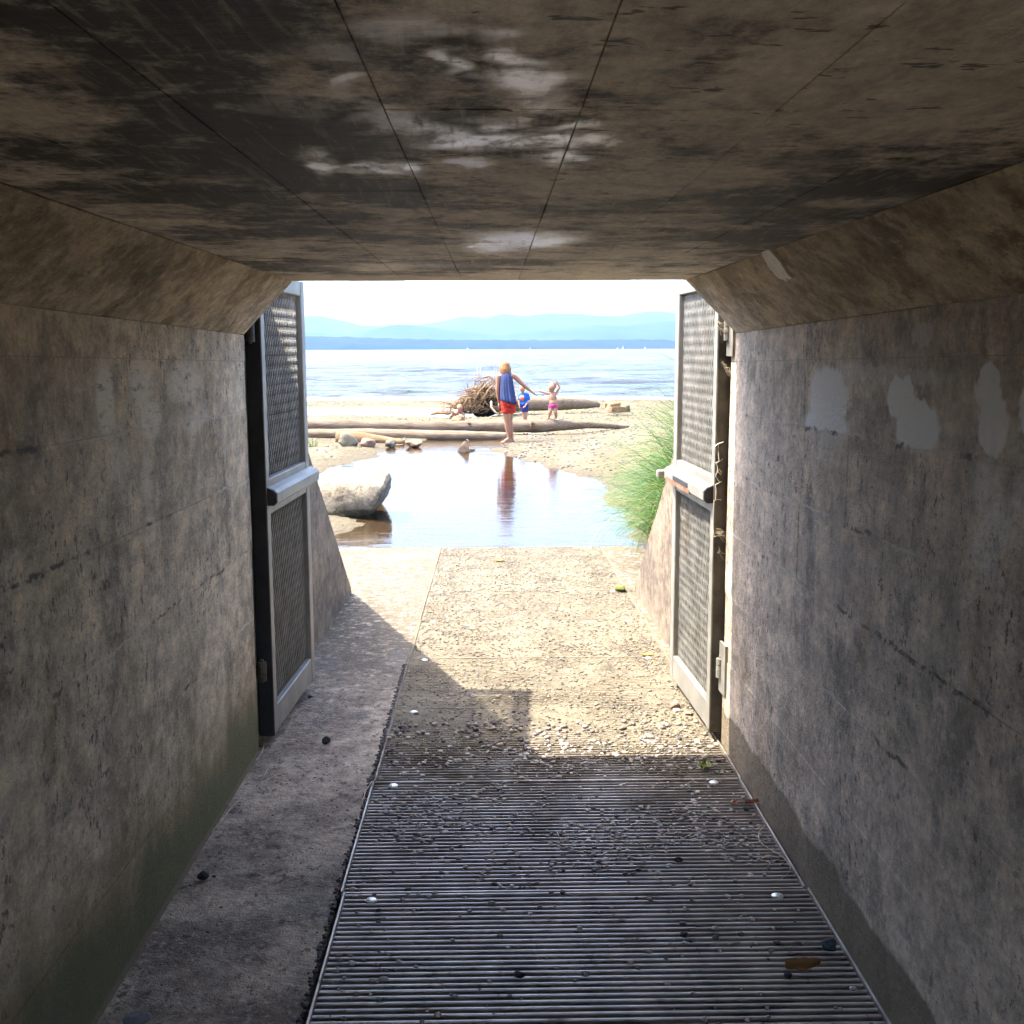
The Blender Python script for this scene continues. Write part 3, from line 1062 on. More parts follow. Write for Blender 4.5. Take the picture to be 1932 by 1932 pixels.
gL = gate(-1, 'open mesh gate on the left, in shade, with black hinge edge')
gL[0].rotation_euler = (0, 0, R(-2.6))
gR = gate(1, 'open mesh gate on the right, sunlit, with rusty panic bar and scratched writing')

gR[0].rotation_euler = (0, 0, R(2.4))
# scratched writing on the right gate's hinge edge (traced as strokes, running downwards)
def writing():
    g, xi, xo, ya, zf = gR
    # crop pixels (1640..1780 x 960..1360, scale 4.83) to the 1932 frame
    def P(cx, cy):
        sx, sy = 1640 + cx / 4.83, 960 + cy / 4.83
        return at(sx * .78092, sy * .78092, ya - .0012)
    strokes = [[(418, 572), (440, 555), (462, 540), (522, 520)], [(460, 545), (458, 620), (464, 700), (470, 745)],
               [(515, 715), (495, 738), (470, 748), (430, 770)], [(428, 755), (438, 785), (448, 800), (452, 840), (448, 866)],
               [(446, 866), (462, 872), (490, 905), (496, 870), (470, 835), (462, 870), (436, 890), (432, 920), (455, 960), (478, 990), (502, 982)],
               [(480, 992), (445, 1010), (424, 1022), (436, 1080), (434, 1130), (430, 1195)],
               [(498, 1198), (450, 1190), (412, 1205), (404, 1290), (402, 1400), (400, 1480), (402, 1560), (412, 1612)]]
    mb = MB()
    for s in strokes:
        mb.tube([P(*q) for q in s], .0030, 5, flat=.6)
    o = mb.build('scratched_writing', M['scratch'], g)
    o['label'] = 'pale handwritten scrawl reading downwards'
writing()

# cobwebs and dry stems caught between the right gate and the wall
dn = [((1352, 612), (1372, 632), 12), ((1362, 690), (1378, 706), 6), ((1348, 1000), (1370, 1012), 9), ((1350, 1040), (1368, 1052), 4)]
dm = MB()
for (a, b, n) in dn:
    for i in range(n):
        yy = 4.86
        p0 = at(a[0] + random.uniform(-4, 8), a[1] + random.uniform(-10, 14), yy + random.uniform(-.02, .03))
        p2 = at(b[0] + random.uniform(-6, 4), b[1] + random.uniform(-12, 12), yy + random.uniform(-.02, .03))
        p1 = (p0 + p2) / 2 + Vector((random.uniform(-.01, .01), 0, random.uniform(-.012, .02)))
        dm.tube([p0, p1, p2], [.0016, .0011, .0006], 4)
tag(dm.build('dry_grass_debris', M['web']), 'dry stems and cobweb caught between the right gate and tunnel wall', 'debris', kind='stuff')

# ------------------------------------------------------------------ TERRAIN
ZP = -.25
def poly_world(pix, z):
    return [hit_z(x, y, z).xy for x, y in pix]

pond_pix = [(628, 1060), (640, 1028), (662, 988), (640, 975), (612, 955), (590, 930), (598, 903), (628, 884), (668, 871), (712, 862), (722, 850), (745, 841),
            (800, 836), (812, 826), (860, 822), (940, 824), (948, 832), (938, 842), (930, 850), (945, 858), (990, 868), (1035, 880), (1080, 893), (1115, 908),
            (1142, 925), (1160, 950), (1180, 985), (1206, 1018), (1216, 1060)]
POND = poly_world(pond_pix, ZP)
ZST = -.36
stream_pix = [(520, 783), (600, 782), (680, 781), (745, 783), (800, 786), (850, 787), (895, 786), (905, 783), (880, 779), (840, 776), (800, 771), (720, 769), (640, 770), (560, 772), (500, 774)]
STREAM = poly_world(stream_pix, ZST)

def sdist(P, x, y):
    best = 1e9
    ins = False
    n = len(P)
    for i in range(n):
        ax, ay = P[i]
        bx, by = P[(i + 1) % n]
        dx, dy = bx - ax, by - ay
        t = ((x - ax) * dx + (y - ay) * dy) / (dx * dx + dy * dy + 1e-12)
        t = max(0, min(1, t))
        ex, ey = ax + t * dx - x, ay + t * dy - y
        best = min(best, ex * ex + ey * ey)
        if (ay > y) != (by > y) and x < (bx - ax) * (y - ay) / (by - ay) + ax:
            ins = not ins
    d = math.sqrt(best)
    return -d if ins else d

ZSEA = -.72
def lerp_tab(tab, y):
    if y <= tab[0][0]:
        return tab[0][1]
    for (a, za), (b, zb) in zip(tab, tab[1:]):
        if y <= b:
            t = (y - a) / (b - a)
            return za + (zb - za) * t
    return tab[-1][1]
BASE = [(8, -.12), (14, -.13), (20, -.15), (22.5, -.20), (24, -.235), (27, -.25), (31, -.29), (36, -.33), (41, -.34), (47, -.45), (52, -.66), (56, -.85), (64, -1.3), (80, -2.2), (140, -4.0)]

def ground(x, y):
    L = lerp_tab(BASE, y)
    # right bank mound, rising towards the grass
    L += .22 * sstep(1.2, 4.5, x) * sstep(30, 20, y)
    L += .10 * sstep(1.5, 6, x) * sstep(44, 30, y)
    L += .10 * sstep(-2.4, -6, x) * sstep(30, 18, y)
    L += .03 * fbm(x * .35, y * .35, 3) + .016 * fbm(x * 1.6, y * 1.6, 8)
    e = -9
    if abs(x) > 1.18 and Y0 - .3 < y < 16:
        if x < 0:
            e = 2.18 - .70 * max(0, y - 4.8)
        else:
            e = 2.15 - .66 * max(0, y - 4.8)
            e = max(e, 1.15 - .27 * max(0, y - 7.0) - 1.6 * max(0, 1.75 - x))
        L = max(L, e + .04 * fbm(x, y, 2))
    if 8 < y < 30 and -12 < x < 12:
        d = sdist(POND, x, y) + .22 * fbm(x * .9, y * .9, 21) + .07 * fbm(x * 3.1, y * 3.1, 5)
        if d < 0:
            z = ZP - .02 - .16 * (1 - math.exp(d / .9))
            if y > 20.2:
                z = max(z, ZP - .045 - .02 * fbm(x, y, 7))
        else:
            z = ZP + .003 + (L - ZP - .003) * sstep(-.12, 1.0, d) if L < 0.4 else L + (ZP - .02 - L) * sstep(.9, 0.0, d)
        L = z
    if 30 < y < 48 and -14 < x < 6:
        d = sdist(STREAM, x, y)
        if d < 1.2:
            L = ZST - .04 + (L - ZST + .04) * sstep(-.2, 1.2, d)
    if y < Y0 - .3:
        L = .10  # unseen ground behind the rear opening, kept low to admit daylight
    if abs(x) < 1.22 and Y0 - .3 < y < YE + .1:
        L = -1.1
    elif abs(x) < 1.60 and 8.2 < y < YE:
        L = min(L, fz(y) - .06) if (x < 0 or x < 1.40) else L
    return L

def axis(parts):
    out = []
    for a, b, n in parts:
        out += [a + (b - a) * i / n for i in range(n)]
    out.append(parts[-1][1])
    return out

gx = axis([(-12000, -400, 3), (-400, -60, 6), (-60, -14, 14), (-14, -6, 26), (-6, -1.6, 34), (-1.6, -1.23, 3), (-1.23, -1.17, 1), (-1.17, 1.17, 8), (1.17, 1.23, 1),
           (1.23, 1.6, 5), (1.6, 5.5, 36), (5.5, 14, 34), (14, 60, 16), (60, 400, 6), (400, 12000, 3)])
gy = axis([(-3000, -60, 3), (-60, Y0 - .4, 6), (Y0 - .4, Y0 - .2, 1), (Y0 - .2, 4.8, 8), (4.8, 8.2, 16), (8.2, 13, 34), (13, 25, 86), (25, 48, 70), (48, 60, 20), (60, 140, 8)])
vs = []
for y in gy:
    for x in gx:
        vs.append((x, y, ground(x, y)))
W = len(gx)
fs = []
for j in range(len(gy) - 1):
    for i in range(W - 1):
        a = j * W + i
        if gy[j + 1] <= 4.81 and abs(gx[i] + gx[i + 1]) < 2.3 and abs(gx[i]) < 1.2:
            pass
        fs.append((a, a + 1, a + W + 1, a + W))
beach = MB().add(vs, fs).build('beach', M['sand'], smooth=True, fixn=False)
struct(beach)

# water of the pond and of the little stream
def water(poly, z, mat, name, grow):
    cx = sum(p[0] for p in poly) / len(poly)
    cy = sum(p[1] for p in poly) / len(poly)
    mb = MB()
    mb.add([(p[0] + (p[0] - cx) * grow, p[1] + (p[1] - cy) * grow, z) for p in poly], [tuple(range(len(poly)))])
    return struct(mb.build(name, mat, fixn=False))

wp = [(-4.6, 10.551), (1.9, 10.551), (2.6, 14), (3.2, 19), (3.0, 22.5), (1.2, 25.6), (-3.5, 26.0), (-5.8, 23), (-5.6, 17)]
mbw = MB().add([(x, y, ZP) for x, y in wp], [tuple(range(len(wp)))])
struct(mbw.build('pond_water', M['pond'], fixn=False))
sp = [(-13, 31.5), (2.4, 31.5), (2.4, 41.5), (-13, 41.5)]
struct(MB().add([(x, y, ZST) for x, y in sp], [(0, 1, 2, 3)]).build('stream_water', M['stream'], fixn=False))

# sea: waves as geometry near the beach, one flat sheet beyond
def wave(x, y):
    f = sstep(0, 12, y - 50)
    far = sstep(330, 240, y)
    a = .10 * math.sin(y * .72 + 1.6 * fbm(x * .05, y * .05, 1) * 3 + x * .06)
    b = .13 * fbm(x * .16, y * .42, 5) + .06 * fbm(x * .5, y * 1.2, 9)
    br = .16 * max(0, math.sin(y * .33 - 1.2 + .9 * fbm(x * .06, 3, 2))) ** 6
    return (a + b + br) * f * far
sx_ = axis([(-75, 75, 210)])
sy_ = axis([(47, 90, 110), (90, 160, 90), (160, 330, 70)])
vs = []
W2 = len(sx_)
for y in sy_:
    k = 1 + (y - 47) / 60
    for x in sx_:
        xx = x * k
        edge = 1 - sstep(.85, 1.0, abs(x) / 75)
        vs.append((xx, y, ZSEA + wave(xx, y) * edge))
fs = []
for j in range(len(sy_) - 1):
    for i in range(W2 - 1):
        a = j * W2 + i
        fs.append((a, a + 1, a + W2 + 1, a + W2))
k1 = 1 + (330 - 47) / 60
o = len(vs)
FAR = 15500
vs += [(-12000, 47, ZSEA), (-75, 47, ZSEA), (-75 * k1, 330, ZSEA), (-12000, 330, ZSEA),
       (12000, 47, ZSEA), (75, 47, ZSEA), (75 * k1, 330, ZSEA), (12000, 330, ZSEA),
       (-12000, FAR, ZSEA), (12000, FAR, ZSEA)]
fs += [(o, o + 1, o + 2, o + 3), (o + 5, o + 4, o + 7, o + 6), (o + 3, o + 2, o + 6, o + 7, o + 9, o + 8)]
sea = MB().add(vs, fs).build('sea', M['sea'], smooth=True, fixn=False)
struct(sea)

# ------------------------------------------------------------------ FAR SHORE AND MOUNTAINS
def hills(name, D, prof, depth, mat, rough_amp, step, tree=0.0, back=0.5):
    """ridge mesh at distance D: prof = [(px, py)] of the skyline in the frame"""
    xs_ = []
    a, b = at(prof[0][0], 640, D).x, at(prof[-1][0], 640, D).x
    n = int((b - a) / step)
    top = []
    for i in range(n + 1):
        x = a + (b - a) * i / n
        px = prof[0][0] + (prof[-1][0] - prof[0][0]) * i / n
        py = lerp_tab(prof, px)
        z = at(px, py, D).z
        z += rough_amp * fbm(x / (step * 14), D * .01, 3, 6)
        if tree:
            z += tree * abs(mnoise.noise(Vector((x / (step * 1.3), 7, 1))))
        top.append((x, z))
    rows = 9
    vs, fs = [], []
    for j in range(rows):
        t = j / (rows - 1)
        for (x, z) in top:
            zz = (z + 4) * (1 - (1 - t) ** 1.6) - 4
            if 0 < j < rows - 1:
                zz += rough_amp * .8 * fbm(x / (step * 9), t * 4, 6, 4)
                zz = max(zz, -4) if j else -4
            yy = D - depth * (1 - t) + depth * .10 * fbm(x / (step * 20), t * 3, 1, 3) * math.sin(t * math.pi)
            vs.append((x, yy, zz))
    for (x, z) in top:
        vs.append((x, D + depth * back, -4))
    m = len(top)
    for j in range(rows):
        for i in range(m - 1):
            q = j * m + i
            fs.append((q, q + 1, q + m + 1, q + m))
    return struct(MB().add(vs, fs).build(name, mat, smooth=True, fixn=False))

def hill_mat(name, a, b, sc):
    m = Mat(name, .95, spec=.1)
    m.color(m.mix(m.step(m.noise(sc, (1, 1, 2), 6, .65), .35, .65), a, b))
    return m.m

shore_m = hill_mat('forested shore', (.009, .020, .034), (.016, .030, .042), .01)
mtn_m = hill_mat('mountain forest and rock', (.016, .026, .034), (.030, .040, .046), .002)
hills('far_shore', 5200, [(-1500, 634), (400, 633), (560, 635), (640, 638), (720, 641), (840, 642), (960, 643), (1060, 642), (1150, 641), (1220, 643), (1300, 646), (1500, 647), (3400, 645)],
      900, shore_m, 2.5, 22, tree=9)
hills('foothills', 9500, [(-1500, 640), (300, 622), (560, 628), (600, 634), (660, 620), (700, 612), (760, 616), (800, 622), (850, 628), (900, 632), (960, 624), (1010, 619), (1070, 613), (1130, 614), (1180, 606), (1260, 603), (1400, 612), (3400, 634)],
      1500, mtn_m, 10, 60)
hills('mountains', 14500, [(-1500, 622), (300, 600), (560, 598), (600, 607), (640, 615), (690, 612), (740, 614), (790, 603), (830, 594), (870, 598), (905, 592), (950, 598), (990, 592), (1040, 590), (1085, 594), (1120, 596), (1170, 589), (1230, 590), (1290, 592), (1420, 600), (3400, 620)],
      2600, mtn_m, 28, 60)

# ------------------------------------------------------------------ HAZE
hz_m = bpy.data.materials.new('sea haze')
hz_m.use_nodes = True
hn = hz_m.node_tree
for n in list(hn.nodes):
    if n.type == 'BSDF_PRINCIPLED':
        hn.nodes.remove(n)
pv = hn.nodes.new('ShaderNodeVolumePrincipled')
pv.inputs['Color'].default_value = (.36, .64, 1.0, 1)
pv.inputs['Density'].default_value = 4.4e-5
pv.inputs['Anisotropy'].default_value = 0.1
hn.links.new(pv.outputs[0], hn.nodes['Material Output'].inputs['Volume'])
hz = MB().box(-12500, 12500, -3300, 17500, -6.0, 760).build('haze', hz_m)
hz['kind'] = 'stuff'

# ------------------------------------------------------------------ LOGS
def log(name, pts, rad, mat, label, group=None, n=18, lump=.11, segs=9, seed=0):
    pts = [Vector(p) for p in pts]
    P, Rr = [], []
    for i in range(len(pts) - 1):
        for k in range(segs):
            t = k / segs
            P.append(pts[i].lerp(pts[i + 1], t))
            Rr.append(rad[i] + (rad[i + 1] - rad[i]) * t)
    P.append(pts[-1]); Rr.append(rad[-1])
    mid = sum(P, Vector()) / len(P)
    base = Vector((mid.x, mid.y, min(p.z for p in P) - max(rad)))
    g = empty(name, base, label, 'log', group)
    mb = MB().tube(P, Rr, n)
    for i in range(len(mb.v)):
        v = Vector(mb.v[i])
        c = P[min(i // n, len(P) - 1)]
        d = v - c
        f = 1 + lump * (fbm(v.x * 2.3 + seed, v.y * 5, v.z * 5) + .5 * fbm(v.x * 9 + seed, v.y * 14, v.z * 14))
        mb.v[i] = tuple(c + d * f)
    mb.build('trunk', mat, g, smooth=True)
    return g, P, Rr

DL = 25.6
g1, P1, R1 = log('driftwood_log', [at(540, 802, DL - .4), at(700, 804, DL - .2), at(900, 806, DL), at(1040, 803, DL + .2), at(1112, 801, DL + .5), at(1185, 806, DL + .9)],
                 [.125, .128, .15, .14, .09, .04], M['log'], 'long bleached log across the stream mouth, under the toddler', 'driftwood logs', seed=1)
knots = MB()
for (px, py, r) in ((770, 799, .05), (885, 800, .045), (640, 806, .04), (1005, 799, .045)):
    c = at(px, py, DL - .12)
    knots.tube([c + Vector((0, .1, -.05)), c + Vector((0, -.05, .05))], [r * 1.3, r * .7], 8)
knots.build('knot', M['log2'], g1)
log('driftwood_log', [at(560, 818, 24.9), at(700, 819, 24.8), at(850, 823, 24.7), at(962, 824, 24.75)], [.10, .12, .125, .10], M['log2'],
    'grey brown log lying lower, behind the split log and rocks', 'driftwood logs', seed=4, lump=.10)
g3, P3, R3 = log('driftwood_log', [at(636, 824, 23.6), at(690, 828, 23.5), at(762, 835, 23.3)], [.14, .135, .06], M['log3'],
                 'short orange split log behind the pale rocks', 'driftwood logs', seed=8, lump=.16)
spl = MB()
for i in range(9):
    a = at(690 + i * 5, 820 + i * .8, 23.80 - random.uniform(0, .1))
    b = at(742 + random.uniform(0, 24), 832 + random.uniform(-4, 5), 23.6 - random.uniform(0, .1))
    spl.tube([a, (a + b) / 2 + Vector((0, 0, .012)), b], [.03, .028, .004], 5)
spl.build('splinter', M['log3'], g3)

# root wad with its trunk
rw = empty('driftwood_root_wad', at(905, 782, 34.2), 'tangled upturned tree roots with a fallen trunk behind the woman', 'driftwood')
rc = at(908, 760, 34.4)
core = MB()
vs, fs = [], []
nu, nv = 22, 14
for j in range(nv + 1):
    for i in range(nu):
        th = 2 * math.pi * i / nu
        ph = math.pi * j / nv
        r = 1 + .35 * fbm(math.cos(th) * 2, math.sin(th) * 2, ph * 2)
        vs.append((rc.x + .10 + .62 * r * math.sin(ph) * math.cos(th), rc.y + .25 + .38 * r * math.sin(ph) * math.sin(th), rc.z + .02 + .42 * r * math.cos(ph)))
for j in range(nv):
    for i in range(nu):
        a, b = j * nu + i, j * nu + (i + 1) % nu
        fs.append((a, b, b + nu, a + nu))
core.add(vs, fs)
core.build('root_core', M['nearblack'], rw, smooth=True)
rm, rp = MB(), MB()
zg = rc.z - .33
HM = [(-.95, .15), (-.80, .38), (-.5, .58), (-.2, .85), (.1, 1.08), (.45, 1.15), (.85, .8), (1.1, .3)]
random.seed(21)
for i in range(330):
    ux = random.uniform(-.9, .85)
    hm = lerp_tab(HM, ux) * random.uniform(.85, 1.08)
    p = Vector((rc.x + ux, rc.y + random.uniform(-.45, .15), zg + random.uniform(.02, .95) * hm))
    d = Vector((random.uniform(-1, 1), random.uniform(-.6, .4), random.uniform(-.5, 1))).normalized()
    ax = Vector((random.uniform(-.5, .5), random.uniform(-1, 1), random.uniform(-.3, .3))).normalized()
    rot = Matrix.Rotation(random.uniform(-.55, .55), 3, ax)
    seg = random.choice([6, 8, 10])
    st_len = random.uniform(.045, .10)
    pts = [p.copy()]
    for k_ in range(seg):
        d = (rot @ d + Vector((random.uniform(-.2, .2), random.uniform(-.2, .2), random.uniform(-.2, .2)))).normalized()
        q = p + d * st_len
        hq = lerp_tab(HM, q.x - rc.x) * random.uniform(.95, 1.1)
        if q.z > zg + hq or q.z < zg:
            d.z = -d.z
            q = p + d * st_len
        p = q
        pts.append(p.copy())
    r0 = random.choice([.007, .009, .012, .016, .022, .030])
    (rp if i % 4 == 0 else rm).tube(pts, [r0 * (1 - .75 * k_ / seg) for k_ in range(seg + 1)], 5)
for i in range(14):     # thin wisps standing up
    p0 = Vector((rc.x + random.uniform(-.45, .6), rc.y, rc.z + .45))
    p2 = p0 + Vector((random.uniform(-.25, .15), 0, random.uniform(.35, .75)))
    rm.tube([p0, (p0 + p2) / 2 + Vector((random.uniform(-.1, .1), 0, 0)), p2], [.010, .007, .003], 4)
rm.build('brown_roots', M['root'], rw, smooth=True)['kind'] = 'stuff'
rp.build('weathered_roots', M['log'], rw, smooth=True)['kind'] = 'stuff'
bt = MB().tube([at(927, 757, 33.6), at(927, 768, 33.5), at(934, 777, 33.45), at(945, 784, 33.4)], [.03, .032, .028, .018], 8)
bt.build('bleached_root', M['rootpale'], rw, smooth=True)
for (a, b, c, r) in (((893, 762), (905, 738), (926, 716), .032), ((908, 760), (922, 735), (931, 726), .036), ((870, 772), (882, 752), (898, 748), .026)):
    MB().tube([at(*a, 33.9), at(*b, 33.7), at(*c, 33.9)], [r, r * .8, r * .5], 8).build('thick_root', M['root'], rw, smooth=True)
tr = MB().tube([at(940, 764, 34.6), at(1000, 762, 34.8), at(1060, 761, 35.2), at(1105, 762, 35.6), at(1130, 764, 35.9)], [.26, .22, .21, .17, .08], 14)
for i in range(len(tr.v)):
    v = Vector(tr.v[i])
    tr.v[i] = tuple(v + Vector((0, 0, .03 * fbm(v.x * 1.5, v.y * 4, v.z * 6))))
tr.build('fallen_trunk', M['log2'], rw, smooth=True)

# small driftwood bits
def chunk(name, c, size, mat, label, cat, seed, group=None, rotz=0.0, sub=2, amp=.28, sharp=1.0):
    bm = bmesh.new()
    bmesh.ops.create_icosphere(bm, subdivisions=sub, radius=1)
    for v in bm.verts:
        p = v.co.copy()
        f = 1 + amp * mnoise.noise(p * 1.3 + Vector((seed, seed * 2, 1))) + amp * .45 * mnoise.noise(p * 3.1 + Vector((seed * 3, 1, seed)))
        # faceting
        q = p * f
        for k in range(5):
            random.seed(seed * 31 + k)
            nn = Vector((random.uniform(-1, 1), random.uniform(-1, 1), random.uniform(-.3, 1))).normalized()
            lim = random.uniform(.55, .8)
            t = q.dot(nn)
            if t > lim:
                q -= nn * (t - lim) * sharp
        v.co = Vector((q.x * size[0], q.y * size[1], q.z * size[2]))
    rm_ = Matrix.Rotation(rotz, 3, 'Z')
    for v in bm.verts:
        v.co = rm_ @ v.co
    zmin = min(v.co.z for v in bm.verts)
    for v in bm.verts:
        v.co.z -= zmin
    me = bpy.data.meshes.new(name)
    bm.to_mesh(me)
    bm.free()
    me.polygons.foreach_set('use_smooth', [sub > 2] * len(me.polygons))
    me.materials.append(mat)
    o = bpy.data.objects.new(name, me)
    COL.objects.link(o)
    o.location = c
    random.seed(seed + 99)
    return tag(o, label, cat, group)

# rocks by the pond
def rock(px, py, y, size, mat, label, seed, name='rock', rotz=0.0, sub=3, amp=.42, sink=.04, group='rocks by the pond'):
    c = at(px, py, y)
    return chunk(name, c - Vector((0, 0, sink)), size, mat, label, 'rock', seed, group, rotz, sub, amp)

rock(660, 846, 22.2, (.20, .16, .17), M['rockpale'], 'pale cream rock below the left end of the split log', 3)
rock(694, 846, 22.3, (.145, .13, .14), M['rockpink'], 'pinkish rounded rock beside the cream rock', 5)
rock(737, 843, 22.6, (.11, .10, .095), M['rockpale'], 'small pale rock at the right end of the split log', 8)
rock(781, 842, 22.6, (.19, .13, .09), M['rockbrown'], 'flat brown rock at the end of the split log', 11)
rock(953, 849, 21.9, (.085, .07, .06), M['rockpale'], "small white stone near the woman's feet", 21)
rock(888, 850, 21.7, (.09, .06, .035), M['rockpale'], 'small wet pale stone lying beside the upright rock', 23, sink=.02)

# upright wedge-shaped rock
uw = MB()
b0 = at(876, 851, 21.6)
prof = [(-.16, -.05), (.12, -.05), (.09, .05), (.075, .20), (.05, .235), (.015, .20), (-.06, .10)]
uw.prism([(b0.x + u, b0.z + w) for u, w in prof], 'y', b0.y - .07, b0.y + .09)
o = uw.build('upright_rock', M['rockbrown'])
bm = bmesh.new(); bm.from_mesh(o.data)
bmesh.ops.subdivide_edges(bm, edges=bm.edges[:], cuts=2, use_grid_fill=True)
for v in bm.verts:
    v.co += Vector((.02 * fbm(v.co.x * 7, v.co.y * 7, v.co.z * 7), .03 * fbm(v.co.x * 6, 3, v.co.z * 6), .012 * fbm(v.co.x * 8, 9, v.co.z * 8)))
bm.to_mesh(o.data); bm.free()
tag(o, 'brown wedge-shaped rock standing upright in the shallow water', 'rock', 'rocks by the pond')

# the big boulder on the left: overhanging lip to the right
def boulder():
    D = 13.85
    sil = [(586, 985), (588, 932), (600, 905), (632, 895), (680, 891), (715, 892), (731, 897), (737, 906), (734, 920), (728, 938), (718, 952), (708, 962), (702, 985)]
    pts = [at(px, py, D) for px, py in sil]
    cx = sum(p.x for p in pts) / len(pts)
    z0 = min(p.z for p in pts)
    n = len(pts)
    vs, fs = [], []
    layers = [(-.66, .50), (-.62, .80), (-.50, .95), (-.25, 1.0), (.05, 1.0), (.30, .95), (.48, .78), (.56, .4)]
    seg = 4
    ring = []
    for i in range(n):
        for k in range(seg):
            ring.append(pts[i].lerp(pts[(i + 1) % n], k / seg))
    m = len(ring)
    for (dy, s) in layers:
        for p in ring:
            x = cx + (p.x - cx) * (1 - (1 - s) * .8)
            z = z0 + (p.z - z0) * (1 - (1 - s) * .75)
            q = Vector((x, D + dy + .12 * (x - cx), z))
            q += Vector((.03 * fbm(q.x * 3, q.y * 3, q.z * 3), .07 * fbm(q.x * 2 + 5, q.y * 2, q.z * 3), .045 * fbm(q.x * 4, q.y * 3 + 4, q.z * 3)))
            q += Vector((.012, .012, .012)) * fbm(q.x * 11, q.y * 11, q.z * 11)
            vs.append(q)
    L = len(layers)
    for j in range(L - 1):
        for i in range(m):
            fs.append((j * m + i, j * m + (i + 1) % m, (j + 1) * m + (i + 1) % m, (j + 1) * m + i))
    fs.append(tuple(range(m)))
    fs.append(tuple((L - 1) * m + i for i in range(m - 1, -1, -1)))
    o = MB().add(vs, fs).build('boulder', M['boulder'], smooth=True)
    tag(o, 'large pale boulder with overhanging lip at the left edge of the pond', 'boulder')
boulder()

# broken timber blocks on the beach
def block(px, py, y, sx, sy, sz, rz, rx, label, mat, ry=0.0):
    c = at(px, py, y)
    mb = MB().cbox(-sx / 2, sx / 2, -sy / 2, sy / 2, 0, sz, .015)
    Mx = Euler((rx, ry, rz)).to_matrix()
    mb.v = [tuple(c + Mx @ Vector(v) + Vector((0, 0, -.02))) for v in mb.v]
    return tag(mb.build('timber_block', mat), label, 'timber', 'broken timber on the beach')
block(1166, 777, 33.5, .50, .34, .17, .18, -.08, 'largest pale sawn timber block on the sand', M['log3'])
block(1156, 768, 34.6, .44, .30, .16, -.25, .1, 'timber block leaning behind the largest one', M['log3'])
block(1147, 774, 33.9, .10, .30, .26, .2, .2, 'dark upended timber offcut at the left of the blocks', M['log2'], .35)
block(1186, 776, 33.6, .10, .12, .22, .1, .1, 'small timber stub right of the blocks', M['log2'], -.2)
# round dark stump and twisty branch by the stream
chunk('driftwood_stump', at(866, 797, 28.6) - Vector((0, 0, .05)), (.17, .14, .15), M['root'], 'round dark driftwood stump just behind the long log', 'driftwood', 41, None, 0, 3, .3)
br = empty('driftwood_branch', at(838, 783, 33.0), 'low dark branch with an upright fork, left of the crouching child', 'driftwood')
bb = MB()
bb.tube([at(812, 782, 33.0), at(830, 778, 33), at(846, 779, 33), at(858, 777, 33.2)], [.03, .05, .06, .03], 7)
bb.build('limb', M['root'], br)
MB().tube([at(832, 779, 33), at(836, 772, 33), at(838, 764, 33)], [.03, .02, .008], 6).build('fork', M['root'], br)
bb = MB()
for i in range(8):
    a = at(820 + i * 5, 780, 33 - .1)
    bb.tube([a, a + Vector((random.uniform(-.15, .15), 0, random.uniform(.02, .13)))], [.014, .004], 4)
bb.build('twig', M['root'], br)

# ------------------------------------------------------------------ SHINGLE AND GRAVEL
ico_v, ico_f = [], []
def ico(sub):
    bm = bmesh.new()
    bmesh.ops.create_icosphere(bm, subdivisions=sub, radius=1)
    v = [tuple(p.co) for p in bm.verts]
    f = [tuple(q.index for q in p.verts) for p in bm.faces]
    bm.free()
    return v, f
I1, I2 = ico(1), ico(2)

def pebbles(spots, name, mat, geo, label, flat=.6):
    gv, gf = geo
    vs, fs = [], []
    for (x, y, z, r) in spots:
        a = random.uniform(0, math.pi)
        ca, sa = math.cos(a), math.sin(a)
        ex, ey, ez = r * random.uniform(.75, 1.35), r * random.uniform(.7, 1.1), r * random.uniform(flat * .7, flat * 1.2)
        o = len(vs)
        for (px, py, pz) in gv:
            ux, uy = px * ex, py * ey
            vs.append((x + ux * ca - uy * sa, y + ux * sa + uy * ca, z + pz * ez))
        fs += [(q[0] + o, q[1] + o, q[2] + o) for q in gf]
    ob = MB().add(vs, fs).build(name, mat, smooth=True, fixn=False)
    ob['kind'] = 'stuff'
    return tag(ob, label, 'gravel', kind='stuff')

random.seed(3)
sp = []
for i in range(9000):
    y = 11 + 18 * random.random() ** 1.0
    x = random.uniform(.2, 5.5) if random.random() < .75 else random.uniform(-7, -1.2)
    if fbm(x * .5, y * .5, 12) < random.uniform(-.5, .35):
        continue
    if sdist(POND, x, y) < .05:
        continue
    z = ground(x, y)
    if z > .8:
        continue
    r = random.choice([.010, .013, .016, .02, .026, .034])
    sp.append((x, y, z + r * .15, r))
for i in range(5000):
    y = random.uniform(29, 52)
    x = random.uniform(-12, 9)
    z = ground(x, y)
    if z < ZST + .01 and y < 42:
        continue
    r = random.choice([.02, .026, .034, .045])
    sp.append((x, y, z + r * .1, r))
pebbles(sp, 'beach_shingle', M['shingle'], I1, 'loose shingle strewn over the sand')

